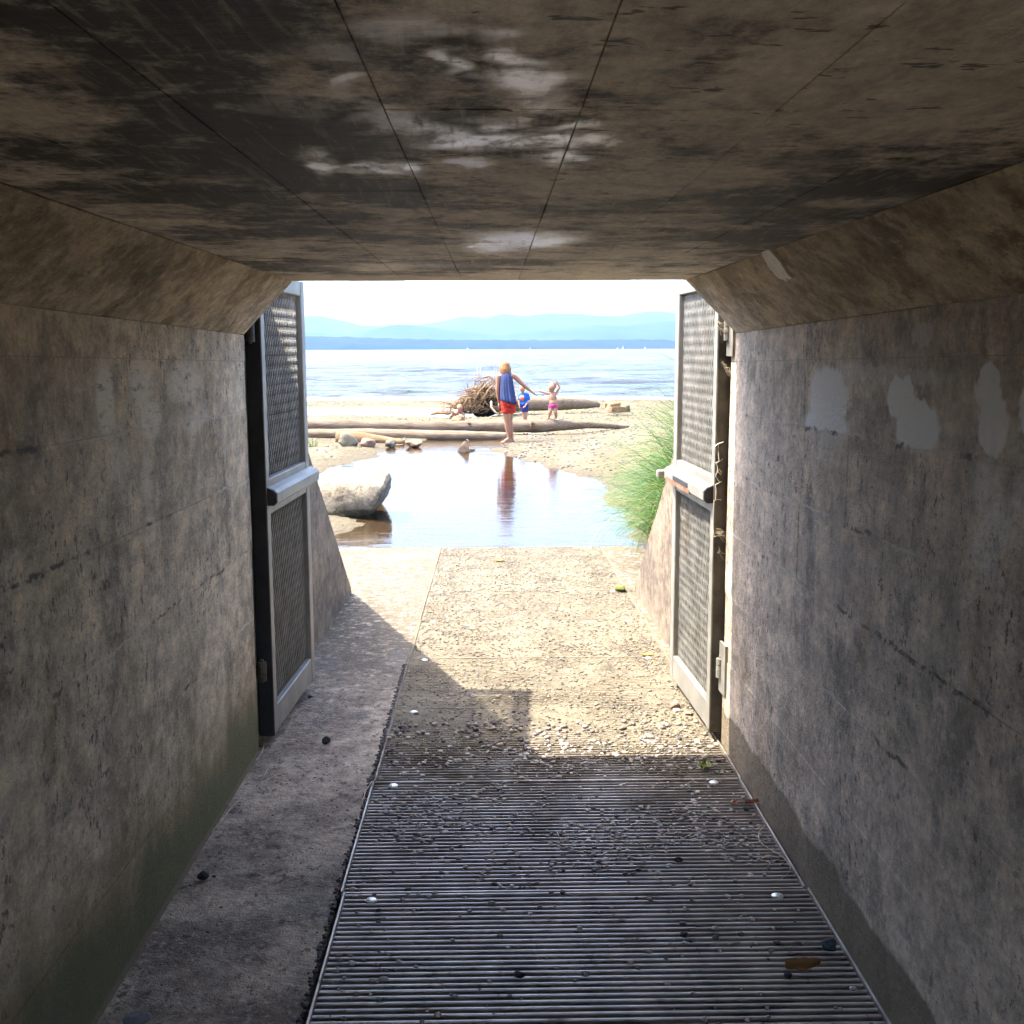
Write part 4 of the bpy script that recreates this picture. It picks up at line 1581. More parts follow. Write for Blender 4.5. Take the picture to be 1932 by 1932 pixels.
sp = []
for i in range(9000):
    y = random.uniform(2.2, 5.0)
    x = random.uniform(GL + .03, GR - .03)
    band = math.exp(-((y - 3.85) / .45) ** 2) * 1.7 + .22 + .12 * sstep(4.2, 4.9, y)
    if random.random() > band * (.10 + 1.2 * max(0, fbm(x * 2.2, y * 2.2, 4) + .12)):
        continue
    r = random.choice([.0035, .0045, .006, .007, .009, .0105])
    sp.append((x, y, fz(y) + r * random.uniform(-.2, .45), r))
pebbles(sp, 'gravel', M['gravel'], I2, 'fine dark gravel caught on the shaded grating')
sp = []
for i in range(24000):
    y = random.uniform(4.5, 10.5)
    x = random.uniform(GL + .02, GR - .02)
    if random.random() > sstep(4.3, 5.0, y) * (.45 + 1.0 * max(0, fbm(x * 1.6, y * 1.6, 14) + .25)) + .06 + .25 * sstep(8.5, 10, y):
        continue
    r = random.choice([.003, .004, .004, .005, .006, .0075, .010])
    sp.append((x, y, fz(y) + .002 * sstep(4.5, 5.2, y) + r * random.uniform(-.25, .35), r))
pebbles(sp, 'sand_grit', M['sandgrit'], I1, 'pale sand and grit filling the sunlit grating', .45)
sp = []
for i in range(1500):
    y = random.uniform(2.3, 10.4)
    x = random.uniform(-1.04, GL - .02)
    r = random.choice([.002, .003, .003, .004, .0055])
    sp.append((x, y, fz(y) + r * .1, r))
pebbles(sp, 'floor_grit', M['gravel'], I1, 'fine grit scattered on the concrete strip left of the grating')
# dirt packed along the left edge of the grating
sp = []
for i in range(520):
    y = random.uniform(2.2, 6.3)
    x = GL - .006 - abs(random.gauss(0, .006))
    r = random.choice([.004, .006, .008, .010])
    sp.append((x, y, fz(y) + r * .1, r))
pebbles(sp, 'dirt_edging', M['drain'], I1, 'dark dirt packed along the left edge of the grating')
# silt and gravel lying in the drain
sp = []
for i in range(1600):
    y = random.uniform(2.0, 5.2)
    x = random.uniform(GL, GR)
    r = random.choice([.008, .012, .016])
    sp.append((x, y, bedz(y) + r * .4, r))
pebbles(sp, 'drain_gravel', M['gravel'], I1, 'gravel lying in the drain below the grating')

# single stones that stand out
stones = [(258, 1924, .030, 'rockgrey', 'grey round stone at the bottom left on the concrete strip', 1),
          (384, 1656, .020, 'rockdark', 'black angular stone near the foot of the left wall', 2),
          (404, 1650, .008, 'rockdark', 'tiny black stone just right of the angular stone', 3),
          (615, 1399, .021, 'rockdark', 'black cube-like stone on the concrete strip near the left gate', 4),
          (1565, 1788, .022, 'rockteal', 'blue grey egg-shaped stone on the grating by the right wall', 5),
          (1488, 1839, .014, 'rockdark', 'dark pebble beside the brown leaf', 6),
          (1290, 1762, .015, 'rockteal', 'dark pebble alone on the right half of the nearest grating', 7),
          (980, 1838, .017, 'rockdark', 'black flat pebble in the middle of the nearest grating', 8),
          (1104, 1836, .012, 'rockgrey', 'grey pebble right of the black flat pebble', 9),
          (1274, 1331, .034, 'rockpink', 'pinkish broken lump on the sunlit grating by the right gate', 10),
          (1300, 1345, .022, 'rockpink', 'small pinkish lump just right of the larger pink lump', 11),
          (1210, 1273, .018, 'rockbrown', 'brown pebble on the sunlit grating near the right gate', 12),
          (940, 1312, .016, 'rockbrown', 'dark brown pebble in the notch of shadow on the grating', 13),
          (908, 1398, .014, 'rockdark', 'dark pebble in shade at the edge of the sunlight', 14),
          (785, 1344, .015, 'rockpale', 'white pebble in shade on the left of the grating', 15),
          (1356, 1432, .017, 'rockpale', 'pale pebble at the foot of the right wall end', 16),
          (1408, 1525, .013, 'rockdark', 'dark pebble beside the red brown leaf', 17),
          (1280, 1620, .016, 'rockdark', 'dark stone on the gravelly second grating near the right', 18),
          (585, 1312, .016, 'rockdark', 'dark crumb just beyond the left gate foot', 19),
          (570, 1320, .013, 'rockgrey', 'grey crumb beside the left gate foot', 20)]
for (px, py, r, mt, lb, sd) in stones:
    c = hit_floor(px, py + 4)
    chunk('stone', c + Vector((0, 0, -.002)), (r * 1.05, r * .95, r * (.9 if sd in (2, 4, 5) else .5)), M[mt], lb, 'stone', sd, 'loose stones on the tunnel floor', sd * .7, 3 if sd in (1, 5) else 2, .38)

# ------------------------------------------------------------------ LEAVES AND STEMS
def leaf(px, py, ln, wd, rz, mat, label, curl=.25, name='fallen_leaf'):
    c = hit_floor(px, py)
    n = 8
    vs, fs = [], []
    ca, sa = math.cos(rz), math.sin(rz)
    for i in range(n + 1):
        t = i / n
        w = wd * math.sin(math.pi * min(1, t * .92 + .04)) ** .75 * (1 + .25 * ((i % 2) - .5))
        for s, zz in ((-1, .5), (-.5, .2), (0, 0), (.5, .25), (1, .6)):
            u = (t - .5) * ln
            v = s * w
            z = .006 + zz * wd * curl * 2 + curl * ln * .5 * (t - .5) ** 2 + .15 * wd * mnoise.noise(Vector((t * 5, s * 2, px)))
            vs.append((c.x + u * ca - v * sa, c.y + u * sa + v * ca, c.z + z))
    for i in range(n):
        for k in range(4):
            a = i * 5 + k
            fs.append((a, a + 1, a + 6, a + 5))
    g = empty(name, c, label, 'leaf', 'fallen leaves')
    mb = MB().add(vs, fs)
    ob = mb.build('blade', mat, g, smooth=True)
    md = ob.modifiers.new('thick', 'SOLIDIFY')
    md.thickness = .0008
    e = Vector((c.x + ca * ln * .5, c.y + sa * ln * .5, c.z + .006 + curl * ln * .12))
    MB().tube([Vector((c.x, c.y, c.z + .006)), e, e + Vector((ca, sa, .1)) * ln * .3], [.001, .001, .0008], 4).build('stalk', mat, g)
    return g

leaf(1515, 1832, .105, .028, .15, M['leafbrown'], 'curled golden brown leaf on the near grating at the right', .55)
leaf(1330, 1452, .075, .030, 1.2, M['leafgreen'], 'olive green leaf in the shade near the right wall end', .5)
leaf(1171, 1117, .10, .045, .6, M['leafgreen'], 'green leaf at the low end of the right wing wall', .5)
leaf(1420, 1518, .07, .014, .4, M['leafred'], 'red brown curled leaf against the right wall', .6)
leaf(1385, 1520, .05, .012, 1.0, M['leafred'], 'thin red brown leaf just left of the curled one', .5)
leaf(941, 1060, .09, .035, .2, M['leafgold'], 'golden leaf on the far end of the grating by the pond', .3)
leaf(1222, 1238, .08, .022, .3, M['leafgold'], 'yellow leaf on the sunlit grating by the right gate', .3)

def stem(pix, rad, mat, label, lifts, sides=()):
    pts = [hit_floor(px, py, up) for (px, py), up in zip(pix, lifts)]
    P = []
    for i in range(len(pts) - 1):
        p0, p1, p2, p3 = pts[max(0, i - 1)], pts[i], pts[i + 1], pts[min(len(pts) - 1, i + 2)]
        for k in range(5):
            t = k / 5
            P.append(.5 * ((2 * p1) + (-p0 + p2) * t + (2 * p0 - 5 * p1 + 4 * p2 - p3) * t * t + (-p0 + 3 * p1 - 3 * p2 + p3) * t ** 3))
    P.append(pts[-1])
    g = empty('dry_stem', pts[0], label, 'stem', 'dry stems on the floor')
    MB().tube(P, [rad * (1 - .5 * i / len(P)) for i in range(len(P))], 6).build('stalk', mat, g, smooth=True)
    for s, ups in sides:
        q = [hit_floor(px, py, u) for (px, py), u in zip(s, ups)]
        MB().tube(q, rad * .6, 5).build('side_shoot', mat, g, smooth=True)
    return g

stem([(398, 1572), (420, 1545), (440, 1520), (470, 1490), (510, 1468), (540, 1452), (556, 1440)], .0032, M['drybrown'], 'long dry branching stem against the left wall foot',
     [.006, .012, .02, .03, .03, .03, .025], [([(503, 1472), (499, 1462), (505, 1450)], [.03, .04, .045]), ([(430, 1530), (436, 1520), (428, 1515)], [.015, .025, .03])])
stem([(498, 1402), (494, 1420), (482, 1436)], .0022, M['drybrown'], 'short dry stem at the wall foot below the left gate', [.01, .012, .006])
stem([(1446, 1557), (1432, 1570), (1434, 1588), (1452, 1602), (1475, 1616), (1490, 1632), (1488, 1646), (1470, 1660)], .0022, M['drybrown'],
     'thin pale stem looping over the right edge of the grating', [.01, .012, .012, .014, .014, .012, .008, .006])
stem([(702, 1474), (692, 1490), (684, 1510), (686, 1524)], .002, M['drybrown'], 'thin stem hanging over the left edge of the grating', [.01, .012, .01, .004])
stem([(1050, 1568), (1062, 1590), (1078, 1608)], .0016, M['drybrown'], 'short thin stem among the gravel in mid grating', [.006, .01, .006])
stem([(1140, 1580), (1190, 1590), (1240, 1604)], .0016, M['drybrown'], 'straight thin straw among the gravel right of mid grating', [.006, .01, .006])

# ------------------------------------------------------------------ GRASS
def grass(name, roots, label, mat_frac=.06, seed=1):
    random.seed(seed)
    g = empty(name, roots[0][0], label, 'grass')
    A, B = MB(), MB()
    for (p, ln, dirx, diry, w) in roots:
        d = Vector((dirx, diry, 0))
        n = 6
        q = Vector(p)
        ang = random.uniform(.95, 1.35)        # start angle from horizontal
        bend = random.uniform(.12, .44)
        side = Vector((-d.y, d.x, 0)).normalized() if d.length > 0 else Vector((1, 0, 0))
        dn_ = d.normalized() if d.length > 0 else Vector((0, 1, 0))
        vs, fs = [], []
        tw = random.uniform(-.6, .6)
        for i in range(n + 1):
            t = i / n
            ww = w * (1 - t ** 1.6) * .5 + .0004
            sd = (side * math.cos(tw) + Vector((0, 0, 1)) * math.sin(tw)).normalized()
            vs += [q - sd * ww, q + sd * ww]
            q = q + (dn_ * math.cos(ang) + Vector((0, 0, math.sin(ang)))) * (ln / n)
            ang -= bend
        for i in range(n):
            fs.append((i * 2, i * 2 + 1, i * 2 + 3, i * 2 + 2))
        (B if random.random() < mat_frac else A).add(vs, fs)
    a = A.build('green_blades', M['grass'], g, smooth=True, fixn=False)
    a['kind'] = 'stuff'
    if B.v:
        b = B.build('dry_blades', M['grassdry'], g, smooth=True, fixn=False)
        b['kind'] = 'stuff'
    return g

random.seed(12)
roots = []
for i in range(9500):
    y = 7.6 + 6.0 * random.random() ** 1.25
    x = random.uniform(1.40, 2.9)
    cx = 1.55 + (y - 8) * .17
    if x < 1.36 + .04 * (y - 8) or abs(x - cx - .35) > .75:
        continue
    z = ground(x, y)
    if z < ZP - .03:
        continue
    roots.append((Vector((x, y, z - .02)), random.uniform(.55, 1.25), random.uniform(-.8, -.05), random.uniform(-.85, .15), random.uniform(.004, .012)))
grass('beach_grass', roots, 'tall green grass clump drooping over the pond behind the right wing wall', .09, 5)
roots = []
for i in range(60):
    c = at(588, 812, 22.0)
    roots.append((Vector((c.x - .1 + random.uniform(-.25, .2), c.y + random.uniform(-.2, .2), ground(c.x, c.y) - .01)), random.uniform(.2, .42), random.uniform(-.6, 1), random.uniform(-.6, .4), .012))
grass('grass_tuft', roots, 'small bright grass tuft at the left end of the long log', .2, 6)

# ------------------------------------------------------------------ SAILBOATS
bwh = simple('white sail', (.9, .9, .9), .7)
for (px, s, lb) in ((1175, 1.0, 'white sailboat with the tallest sail, on the horizon right of centre'), (1165, .6, 'smaller sailboat just left of the tallest sail'),
                    (1217, .7, 'lone sailboat on the horizon farthest right'), (1000, .6, 'sailboat on the horizon above the boy'), (882, .7, 'lone sailboat on the horizon farthest left')):
    c = at(px, 658, 2600)
    c.z = ZSEA
    bo = empty('sailboat', c, lb, 'sailboat', 'sailboats on the horizon')
    s *= .6
    L_ = 9 * s
    hull = MB()
    hull.hexa([(c.x - L_ * .4, c.y - 1.2 * s, c.z - .2), (c.x + L_ * .4, c.y - 1.2 * s, c.z - .2), (c.x + L_ * .4, c.y + 1.2 * s, c.z - .2), (c.x - L_ * .4, c.y + 1.2 * s, c.z - .2),
               (c.x - L_ * .5, c.y - 1.5 * s, c.z + 1.1 * s), (c.x + L_ * .58, c.y - .2 * s, c.z + 1.2 * s), (c.x + L_ * .58, c.y + .2 * s, c.z + 1.2 * s), (c.x - L_ * .5, c.y + 1.5 * s, c.z + 1.1 * s)])
    hull.build('hull', bwh, bo)
    MB().tube([(c.x + .3, c.y, c.z + 1.0 * s), (c.x + .3, c.y, c.z + 14 * s)], .12, 6).build('mast', bwh, bo)
    MB().prism([(c.x - L_ * .42, c.z + 2.2 * s), (c.x + .1, c.z + 2.2 * s), (c.x + .1, c.z + 13.6 * s)], 'y', c.y - .06, c.y + .06).build('mainsail', bwh, bo)
    MB().prism([(c.x + .6, c.z + 1.6 * s), (c.x + L_ * .52, c.z + 1.6 * s), (c.x + .6, c.z + 11 * s)], 'y', c.y - .26, c.y - .14).build('jib', bwh, bo)

# ------------------------------------------------------------------ PEOPLE
def cap_shape(mb, a, b, ra, rb, n=12, fl=1.0):
    a, b = Vector(a), Vector(b)
    t = (b - a)
    if t.length < 1e-6:
        t = Vector((0, 0, 1e-3))
    t.normalize()
    P, Rr = [], []
    for k in range(4):
        an = math.pi / 2 * (1 - k / 4)
        P.append(a - t * ra * math.sin(an)); Rr.append(max(.0005, ra * math.cos(an)))
    P.append(a); Rr.append(ra)
    P.append(b); Rr.append(rb)
    for k in range(1, 5):
        an = math.pi / 2 * k / 4
        P.append(b + t * rb * math.sin(an)); Rr.append(max(.0005, rb * math.cos(an)))
    mb.tube(P, Rr, n, flat=fl)

def ell(mb, c, r, n=14, m=9, tilt=None):
    c = Vector(c)
    vs, fs = [], []
    for j in range(m + 1):
        ph = math.pi * j / m
        for i in range(n):
            th = 2 * math.pi * i / n
            q = Vector((r[0] * max(.01, math.sin(ph)) * math.cos(th), r[1] * max(.01, math.sin(ph)) * math.sin(th), r[2] * math.cos(ph)))
            if tilt:
                q = Euler(tilt).to_matrix() @ q
            vs.append(c + q)
    for j in range(m):
        for i in range(n):
            a, b = j * n + i, j * n + (i + 1) % n
            fs.append((a, b, b + n, a + n))
    fs.append(tuple(range(n)))
    fs.append(tuple(m * n + i for i in range(n - 1, -1, -1)))
    mb.add(vs, fs)

def fuse(mb, name, mat, parent, voxel, smooth_it=6, fac=.5):
    """one continuous skin over the overlapping volumes; coordinates local to the parent"""
    me = bpy.data.meshes.new(name + '_src')
    me.from_pydata(mb.v, [], mb.f)
    bm = bmesh.new(); bm.from_mesh(me); bmesh.ops.recalc_face_normals(bm, faces=bm.faces); bm.to_mesh(me); bm.free()
    o = bpy.data.objects.new(name, me)
    COL.objects.link(o)
    md = o.modifiers.new('r', 'REMESH')
    md.mode = 'VOXEL'
    md.voxel_size = voxel
    ms = o.modifiers.new('s', 'SMOOTH')
    ms.factor = fac
    ms.iterations = smooth_it
    dg = bpy.context.evaluated_depsgraph_get()
    me2 = bpy.data.meshes.new_from_object(o.evaluated_get(dg))
    bpy.data.objects.remove(o)
    bpy.data.meshes.remove(me)
    me2.name = name
    me2.materials.clear()
    me2.materials.append(mat)
    me2.polygons.foreach_set('use_smooth', [True] * len(me2.polygons))
    ob = bpy.data.objects.new(name, me2)
    COL.objects.link(ob)
    ob.parent = parent
    return ob

def hand(mb, wrist, d, up, s, spread=.16, curl=.25):
    """palm and five fingers, d = pointing direction, up = back-of-hand side"""
    w = Vector(wrist); d = Vector(d).normalized(); up = Vector(up)
    side = d.cross(up).normalized(); up = side.cross(d).normalized()
    pc = w + d * .045 * s
    cap_shape(mb, w, w + d * .075 * s, .026 * s, .034 * s, 10, .5)
    for k, (o, l) in enumerate(((-.030, .062), (-.010, .074), (.010, .070), (.029, .055))):
        a = w + d * .085 * s + side * o * s
        dd = (d + side * (o * spread * 30) * .2).normalized()
        b = a + dd * l * .5 * s - up * curl * .2 * l * s
        c = b + (dd - up * curl).normalized() * l * .5 * s
        cap_shape(mb, a, b, .0095 * s, .0088 * s, 8)
        cap_shape(mb, b, c, .0088 * s, .0072 * s, 8)
    a = w + d * .03 * s - side * .03 * s
    b = a + (d * .6 - side * .8).normalized() * .04 * s
    cap_shape(mb, a, b, .0115 * s, .010 * s, 8)
    cap_shape(mb, b, b + (d * .9 - side * .35).normalized() * .032 * s, .010 * s, .008 * s, 8)

def foot(mb, ankle, d, s):
    a = Vector(ankle); d = Vector(d).normalized()
    heel = Vector((a.x, a.y, .028 * s)) - d * .035 * s
    ball = Vector((a.x, a.y, .020 * s)) + d * .13 * s
    cap_shape(mb, a, heel, .036 * s, .030 * s)
    cap_shape(mb, heel, ball, .030 * s, .026 * s)
    cap_shape(mb, a + d * .02 * s, ball, .034 * s, .022 * s)
    sd = Vector((-d.y, d.x, 0))
    for k, o in enumerate((-.03, -.014, .001, .015, .028)):
        t0 = ball + sd * o * s
        cap_shape(mb, t0, t0 + d * (.05 - .006 * abs(k - 1)) * s - Vector((0, 0, .006 * s)), .012 * s, .0095 * s, 8)

def face(mb, c, r, d):
    """nose, brow, ears and chin on a head of radius r looking along d"""
    c = Vector(c); d = Vector(d).normalized()
    sd = Vector((-d.y, d.x, 0)).normalized()
    ell(mb, c + d * r * .92 - Vector((0, 0, r * .12)), (r * .14, r * .14, r * .20))
    ell(mb, c + d * r * .50 - Vector((0, 0, r * .78)), (r * .36, r * .36, r * .28))
    for s in (-1, 1):
        ell(mb, c + sd * s * r * .86 - Vector((0, 0, r * .08)), (r * .14, r * .14, r * .25))

def face_marks(parent, c, r, d, who):
    c = Vector(c); d = Vector(d).normalized()
    sd = Vector((-d.y, d.x, 0)).normalized()
    for s in (-1, 1):
        e = MB()
        ell(e, c + d * r * .83 + sd * s * r * .34 + Vector((0, 0, r * .05)), (r * .09, r * .09, r * .07), 8, 6)
        e.v = [tuple(Vector(v) + parent.location) for v in e.v]
        e.build('eye', M['nearblack'], parent, smooth=True)
    e = MB()
    ell(e, c + d * r * .88 - Vector((0, 0, r * .45)), (r * .20, r * .20, r * .06), 8, 6)
    e.v = [tuple(Vector(v) + parent.location) for v in e.v]
    e.build('mouth', M['leafred'], parent, smooth=True)

def local_build(mb, name, mat, parent, smooth=True):
    mb.v = [tuple(Vector(v) + parent.location) for v in mb.v]
    return mb.build(name, mat, parent, smooth=smooth)

# ---- woman, seen from behind, reaching down to the right
wpos = at(958, 832, 23.4)
wpos.z = ground(wpos.x, wpos.y) - .005
woman = empty('person', wpos, 'adult in navy sleeveless top and red shorts, barefoot, reaching towards the toddler', 'person')
k = .97
b = MB()
ell(b, (-.05, .06, 1.575), (.088, .100, .115))                 # head, bowed forward
cap_shape(b, (-.028, .0, 1.40), (-.045, .045, 1.52), .056, .050)
cap_shape(b, (-.14, .0, 1.385), (.105, .0, 1.385), .056, .056)
ell(b, (-.02, .01, 1.22), (.125, .105, .22))
ell(b, (-.005, .01, .98), (.125, .110, .17))
ell(b, (.0, .0, .84), (.140, .125, .14))
# left arm hanging
cap_shape(b, (-.185, .0, 1.375), (-.205, .01, 1.10), .055, .043)
cap_shape(b, (-.205, .01, 1.10), (-.185, .06, .86), .043, .028)
hand(b, (-.183, .065, .85), (.02, .10, -1), (-1, 0, 0), 1.0)
# right arm reaching out
cap_shape(b, (.15, .01, 1.375), (.325, .05, 1.20), .054, .043)
cap_shape(b, (.325, .05, 1.20), (.515, .12, 1.045), .042, .027)
hand(b, (.52, .122, 1.04), (.85, .25, -.55), (.4, 0, .9), 1.0)
# legs, seen almost from the side, facing left and away
cap_shape(b, (-.035, -.01, .80), (-.012, .0, .47), .090, .062)
cap_shape(b, (-.012, .0, .47), (.0, .012, .33), .060, .062)
cap_shape(b, (.0, .012, .33), (.03, .03, .09), .060, .036)
cap_shape(b, (.065, .03, .80), (.045, .06, .47), .088, .058)
cap_shape(b, (.045, .06, .47), (.065, .075, .33), .056, .058)
cap_shape(b, (.065, .075, .33), (.085, .09, .09), .056, .035)
foot(b, (.03, .03, .085), (-.9, -.25, 0), 1.0)
foot(b, (.085, .09, .085), (-.75, .3, 0), 1.0)
fuse(b, 'body', M['skin'], woman, .0085, 5)
# hair bob and pale cap
h = MB()
ell(h, (-.05, .045, 1.575), (.104, .108, .118))
ell(h, (-.055, .01, 1.51), (.098, .085, .095))
ell(h, (-.125, .04, 1.495), (.035, .06, .085))
ell(h, (.035, .04, 1.505), (.045, .06, .075))
random.seed(5)
for i in range(46):
    th = random.uniform(0, 2 * math.pi)
    ca_, sa_ = math.cos(th), math.sin(th)
    p0 = Vector((-.05 + .085 * ca_, .045 + .088 * sa_, 1.60 + random.uniform(-.02, .05)))
    p1 = Vector((-.052 + .104 * ca_, .035 + .100 * sa_, 1.53))
    p2 = Vector((-.052 + (.098 + random.uniform(-.012, .012)) * ca_, .025 + .094 * sa_, 1.435 + random.uniform(-.015, .03)))
    h.tube([p0, p1, p2], [.014, .015, .007], 6)
fuse(h, 'hair', M['hair'], woman, .007, 2)
# sleeveless top, loose and swinging out behind
def loft(rings, n=48, folds=0, amp=0.0, seed=0):
    vs, fs = [], []
    m = len(rings)
    for j, (cx, cy, cz, rx, ry, tilt) in enumerate(rings):
        t = j / (m - 1)
        for i in range(n):
            th = 2 * math.pi * i / n
            w = 1 + amp * t ** 1.2 * (math.sin(folds * th + seed + 1.3 * math.sin(2 * th)) * .7 + .5 * math.sin(folds * 1.7 * th + seed * 2))
            x, y = cx + rx * w * math.cos(th), cy + ry * w * math.sin(th)
            vs.append((x, y, cz + tilt * (x - cx)))
    for j in range(m - 1):
        for i in range(n):
            a, b_ = j * n + i, j * n + (i + 1) % n
            fs.append((a, b_, b_ + n, a + n))
    return MB().add(vs, fs)
top = loft([(-.03, .02, 1.475, .058, .060, 0), (-.028, .015, 1.455, .088, .075, 0), (-.024, .005, 1.425, .114, .092, 0), (-.022, .0, 1.36, .124, .112, 0), (-.020, .0, 1.25, .134, .130, -.02),
            (-.012, -.005, 1.12, .142, .140, -.05), (-.002, -.012, 1.0, .150, .150, -.10), (.010, -.02, .90, .160, .160, -.20), (.018, -.024, .845, .166, .166, -.28)], 96, 9, .13)
tp = local_build(top, 'top', M['navy'], woman)
tp.modifiers.new('thick', 'SOLIDIFY').thickness = .004
cl = loft([(-.03, .02, 1.488, .060, .060, 0), (-.03, .018, 1.468, .071, .069, 0)], 32)
local_build(cl, 'collar', M['white'], woman)
sh = MB()
ell(sh, (.005, .0, .83), (.158, .142, .12))
cap_shape(sh, (-.045, -.01, .80), (-.038, -.005, .645), .098, .104, 14)
cap_shape(sh, (.075, .03, .80), (.070, .04, .655), .096, .102, 14)
sho = fuse(sh, 'shorts', M['red'], woman, .010, 3)
# cut the rounded lower end level
for v in sho.data.vertices:
    if v.co.z < .62:
        v.co.z = .62 + .012 * math.sin(v.co.x * 60)
    if v.co.z < .75:
        v.co.x += .006 * math.sin(v.co.z * 70 + v.co.y * 30)

# ---- boy in blue
bpos = at(989, 797, 29.3)
bpos.z = ground(bpos.x, bpos.y) - .004
boy = empty('person', bpos, 'small child in bright blue swim shirt and dark blue shorts standing behind the log', 'person')
b = MB()
hc = (-.05, -.015, .925)
ell(b, hc, (.074, .080, .098))
fd = Vector((-.55, -.83, -.05))
face(b, hc, .082, fd)
cap_shape(b, (-.02, .0, .78), (-.042, -.005, .87), .036, .034)
cap_shape(b, (-.085, .0, .765), (.075, .0, .765), .040, .040)
ell(b, (-.01, -.01, .66), (.105, .085, .15))
ell(b, (.0, -.01, .52), (.105, .085, .10))
cap_shape(b, (-.10, .0, .755), (-.135, -.04, .61), .034, .028)
cap_shape(b, (-.135, -.04, .61), (-.13, -.10, .50), .027, .020)
hand(b, (-.13, -.10, .495), (.1, -.25, -1), (-1, 0, 0), .62)
cap_shape(b, (.095, .0, .755), (.125, -.04, .62), .034, .028)
cap_shape(b, (.125, -.04, .62), (.04, -.13, .50), .027, .020)
hand(b, (.035, -.135, .495), (-.7, -.3, -.6), (0, -1, .3), .62)
cap_shape(b, (-.03, .0, .46), (-.005, -.01, .25), .055, .038)
cap_shape(b, (-.005, -.01, .25), (-.0, .0, .06), .038, .026)
cap_shape(b, (.045, .01, .46), (.05, .0, .25), .055, .038)
cap_shape(b, (.05, .0, .25), (.052, .01, .06), .038, .026)
foot(b, (.0, .0, .06), (-.6, -.8, 0), .62)
foot(b, (.052, .01, .06), (-.4, -.9, 0), .62)
fuse(b, 'body', M['skin2'], boy, .007, 4)
h = MB()
ell(h, (-.042, .012, .955), (.082, .084, .085))
fuse(h, 'hair', M['hairkid'], boy, .007, 2)
face_marks(boy, hc, .082, fd, 'boy')
s = MB()
ell(s, (-.01, -.01, .655), (.122, .102, .155))
ell(s, (.0, -.012, .535), (.122, .104, .075))
cap_shape(s, (-.085, .0, .765), (.075, .0, .765), .048, .048)
cap_shape(s, (-.10, .0, .755), (-.128, -.03, .655), .044, .042)
cap_shape(s, (.095, .0, .755), (.120, -.03, .655), .044, .042)
fuse(s, 'swim_shirt', M['blue'], boy, .008, 3)
s = MB()
ell(s, (.005, -.005, .49), (.118, .098, .075))
cap_shape(s, (-.028, .0, .46), (-.018, -.005, .345), .066, .062)
cap_shape(s, (.048, .01, .46), (.050, .003, .345), .066, .062)
so = fuse(s, 'shorts', M['blueshort'], boy, .008, 3)
for v in so.data.vertices:
    if v.co.z < .325:
        v.co.z = .325
# printed chest panel following the shirt
def chest(z0, z1, a0, a1, mat, name):
    vs, fs = [], []
    n, m = 10, 5
    for j in range(m + 1):
        z = z0 + (z1 - z0) * j / m
        rr = math.sqrt(max(.05, 1 - ((z - .655) / .165) ** 2))
        for i in range(n + 1):
            an = a0 + (a1 - a0) * i / n
            vs.append((-.01 + (.126 * rr + .002) * math.cos(an), -.01 + (.106 * rr + .002) * math.sin(an), z))
    for j in range(m):
        for i in range(n):
            q = j * (n + 1) + i
            fs.append((q, q + 1, q + n + 2, q + n + 1))
    return local_build(MB().add(vs, fs), name, mat, boy)
chest(.655, .705, math.pi * 1.08, math.pi * 1.55, M['print'], 'chest_print')
chest(.710, .740, math.pi * 1.12, math.pi * 1.50, M['printw'], 'chest_print')
chest(.625, .645, math.pi * 1.15, math.pi * 1.50, M['print'], 'chest_print')

# ---- toddler in pink, on the log
tpos = at(1043, 793, 25.75)
# stand on the log's top
bz = None
for P_, R_ in zip(P1, R1):
    if bz is None or abs(P_.x - tpos.x) < bz[0]:
        bz = (abs(P_.x - tpos.x), P_.z + R_ * .97, P_.y)
tpos = Vector((tpos.x, bz[2], bz[1]))
tod = empty('person', tpos, 'toddler in pink swim bottoms standing on the log with one arm raised', 'person')
b = MB()
hc = (-.02, -.01, .745)
ell(b, hc, (.088, .094, .100))
fd = Vector((-.80, -.55, -.2))
face(b, hc, .092, fd)
cap_shape(b, (.0, .0, .61), (-.012, -.005, .68), .036, .038)
cap_shape(b, (-.075, .0, .592), (.075, .0, .600), .036, .036)
ell(b, (.0, -.005, .50), (.094, .080, .13))
ell(b, (.012, -.01, .40), (.096, .084, .09))
ell(b, (.018, .0, .335), (.098, .085, .07))
cap_shape(b, (-.085, .0, .595), (-.18, -.02, .615), .032, .026)
cap_shape(b, (-.18, -.02, .615), (-.295, -.03, .648), .026, .018)
hand(b, (-.295, -.03, .65), (-1, -.05, .25), (0, 0, 1), .55)
cap_shape(b, (.088, .0, .60), (.155, -.01, .745), .032, .026)
cap_shape(b, (.155, -.01, .745), (.085, -.015, .86), .026, .018)
hand(b, (.083, -.015, .865), (-.5, -.1, .9), (.8, 0, .5), .55)
cap_shape(b, (-.035, .0, .30), (-.065, -.04, .17), .058, .044)
cap_shape(b, (-.065, -.04, .17), (-.095, .0, .05), .042, .027)
cap_shape(b, (.065, .0, .30), (.060, -.04, .17), .058, .044)
cap_shape(b, (.060, -.04, .17), (.085, .0, .05), .042, .027)
foot(b, (-.095, .0, .05), (-.6, -.7, 0), .52)
foot(b, (.085, .0, .05), (-.2, -.95, 0), .52)
fuse(b, 'body', M['skin2'], tod, .0065, 4)
h = MB()
ell(h, (-.008, .014, .772), (.097, .096, .088))
fuse(h, 'hair', M['hair'], tod, .007, 2)
face_marks(tod, hc, .092, fd, 'toddler')
s = MB()
ell(s, (.018, .0, .332), (.108, .096, .052))
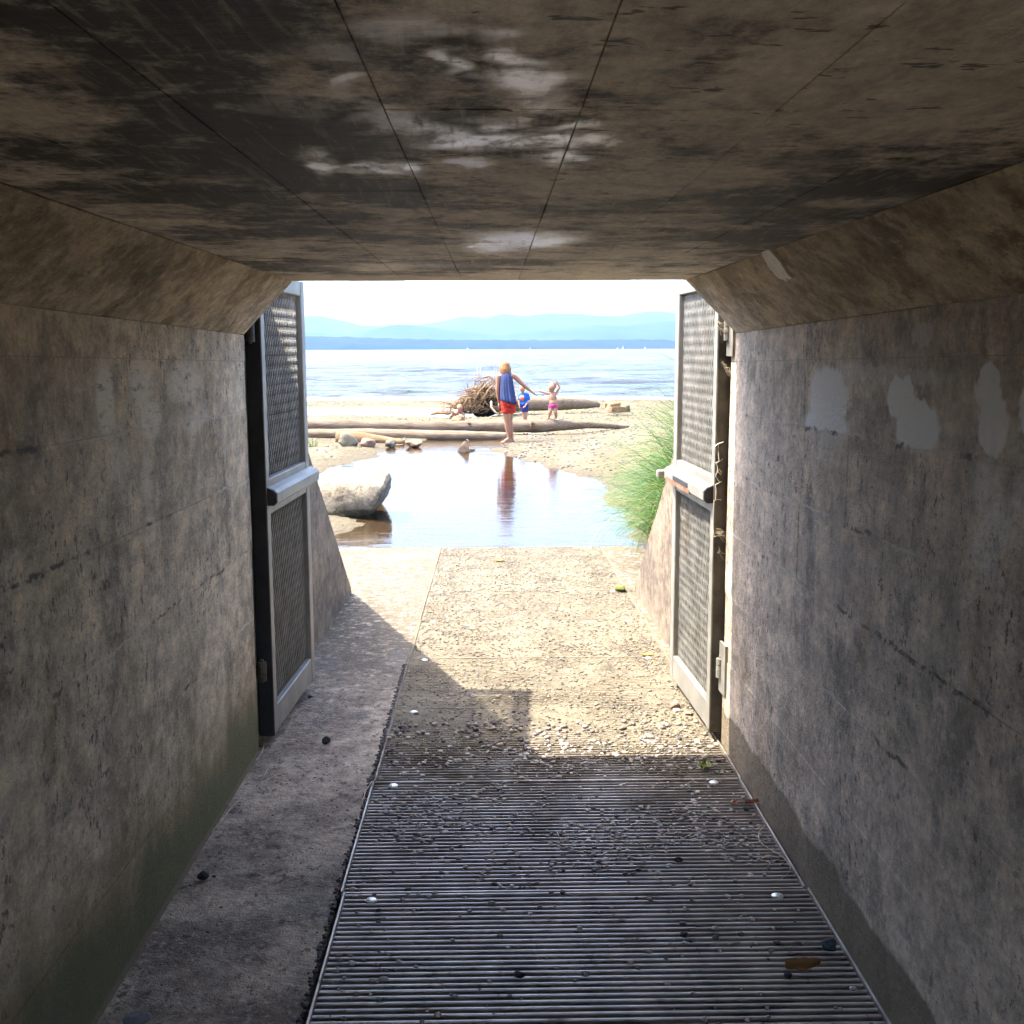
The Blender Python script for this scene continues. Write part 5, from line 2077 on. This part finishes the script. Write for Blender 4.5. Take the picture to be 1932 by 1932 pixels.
cap_shape(s, (-.035, .0, .31), (-.042, -.008, .285), .066, .062)
cap_shape(s, (.065, .0, .31), (.064, -.008, .285), .066, .062)
fuse(s, 'swim_bottoms', M['pink'], tod, .007, 3)

# ---- child crouching in the stream
cpos = at(864, 785, 33.2)
cpos.z = ground(cpos.x, cpos.y) - .03
chi = empty('person', cpos, 'child in white top crouching low in the stream beside the root wad', 'person')
b = MB()
hc = (.06, -.10, .32)
ell(b, hc, (.080, .085, .098))
fd = Vector((.3, -.9, -.35))
face(b, hc, .085, fd)
cap_shape(b, (.02, .0, .22), (.05, -.07, .28), .040, .040)
cap_shape(b, (-.08, .0, .20), (.10, -.02, .20), .045, .045)
ell(b, (-.06, .08, .15), (.115, .17, .10))
ell(b, (-.10, .22, .13), (.115, .12, .11))
cap_shape(b, (-.10, .0, .19), (-.16, -.10, .08), .036, .030)
cap_shape(b, (-.16, -.10, .08), (.02, -.20, .045), .028, .021)
hand(b, (.02, -.20, .045), (1, -.2, 0), (0, 0, 1), .6)
cap_shape(b, (.11, -.02, .19), (.19, -.10, .10), .036, .030)
cap_shape(b, (.19, -.10, .10), (.24, -.20, .045), .028, .021)
hand(b, (.24, -.20, .045), (.6, -.6, -.1), (0, 0, 1), .6)
cap_shape(b, (-.16, .25, .12), (-.22, .05, .06), .062, .046)
cap_shape(b, (-.22, .05, .06), (-.20, .34, .04), .042, .030)
cap_shape(b, (-.03, .26, .12), (.06, .10, .06), .062, .046)
cap_shape(b, (.06, .10, .06), (.04, .36, .04), .042, .030)
foot(b, (-.20, .34, .05), (0, 1, 0), .6)
foot(b, (.04, .36, .05), (0, 1, 0), .6)
fuse(b, 'body', M['skin'], chi, .0075, 4)
h = MB()
ell(h, (.055, -.07, .35), (.088, .090, .085))
fuse(h, 'hair', M['root'], chi, .008, 2)
face_marks(chi, hc, .085, fd, 'child')
s = MB()
ell(s, (-.06, .09, .158), (.130, .17, .110))
cap_shape(s, (-.085, .02, .20), (.06, .01, .20), .056, .052)
fuse(s, 'shirt', M['white'], chi, .008, 3)
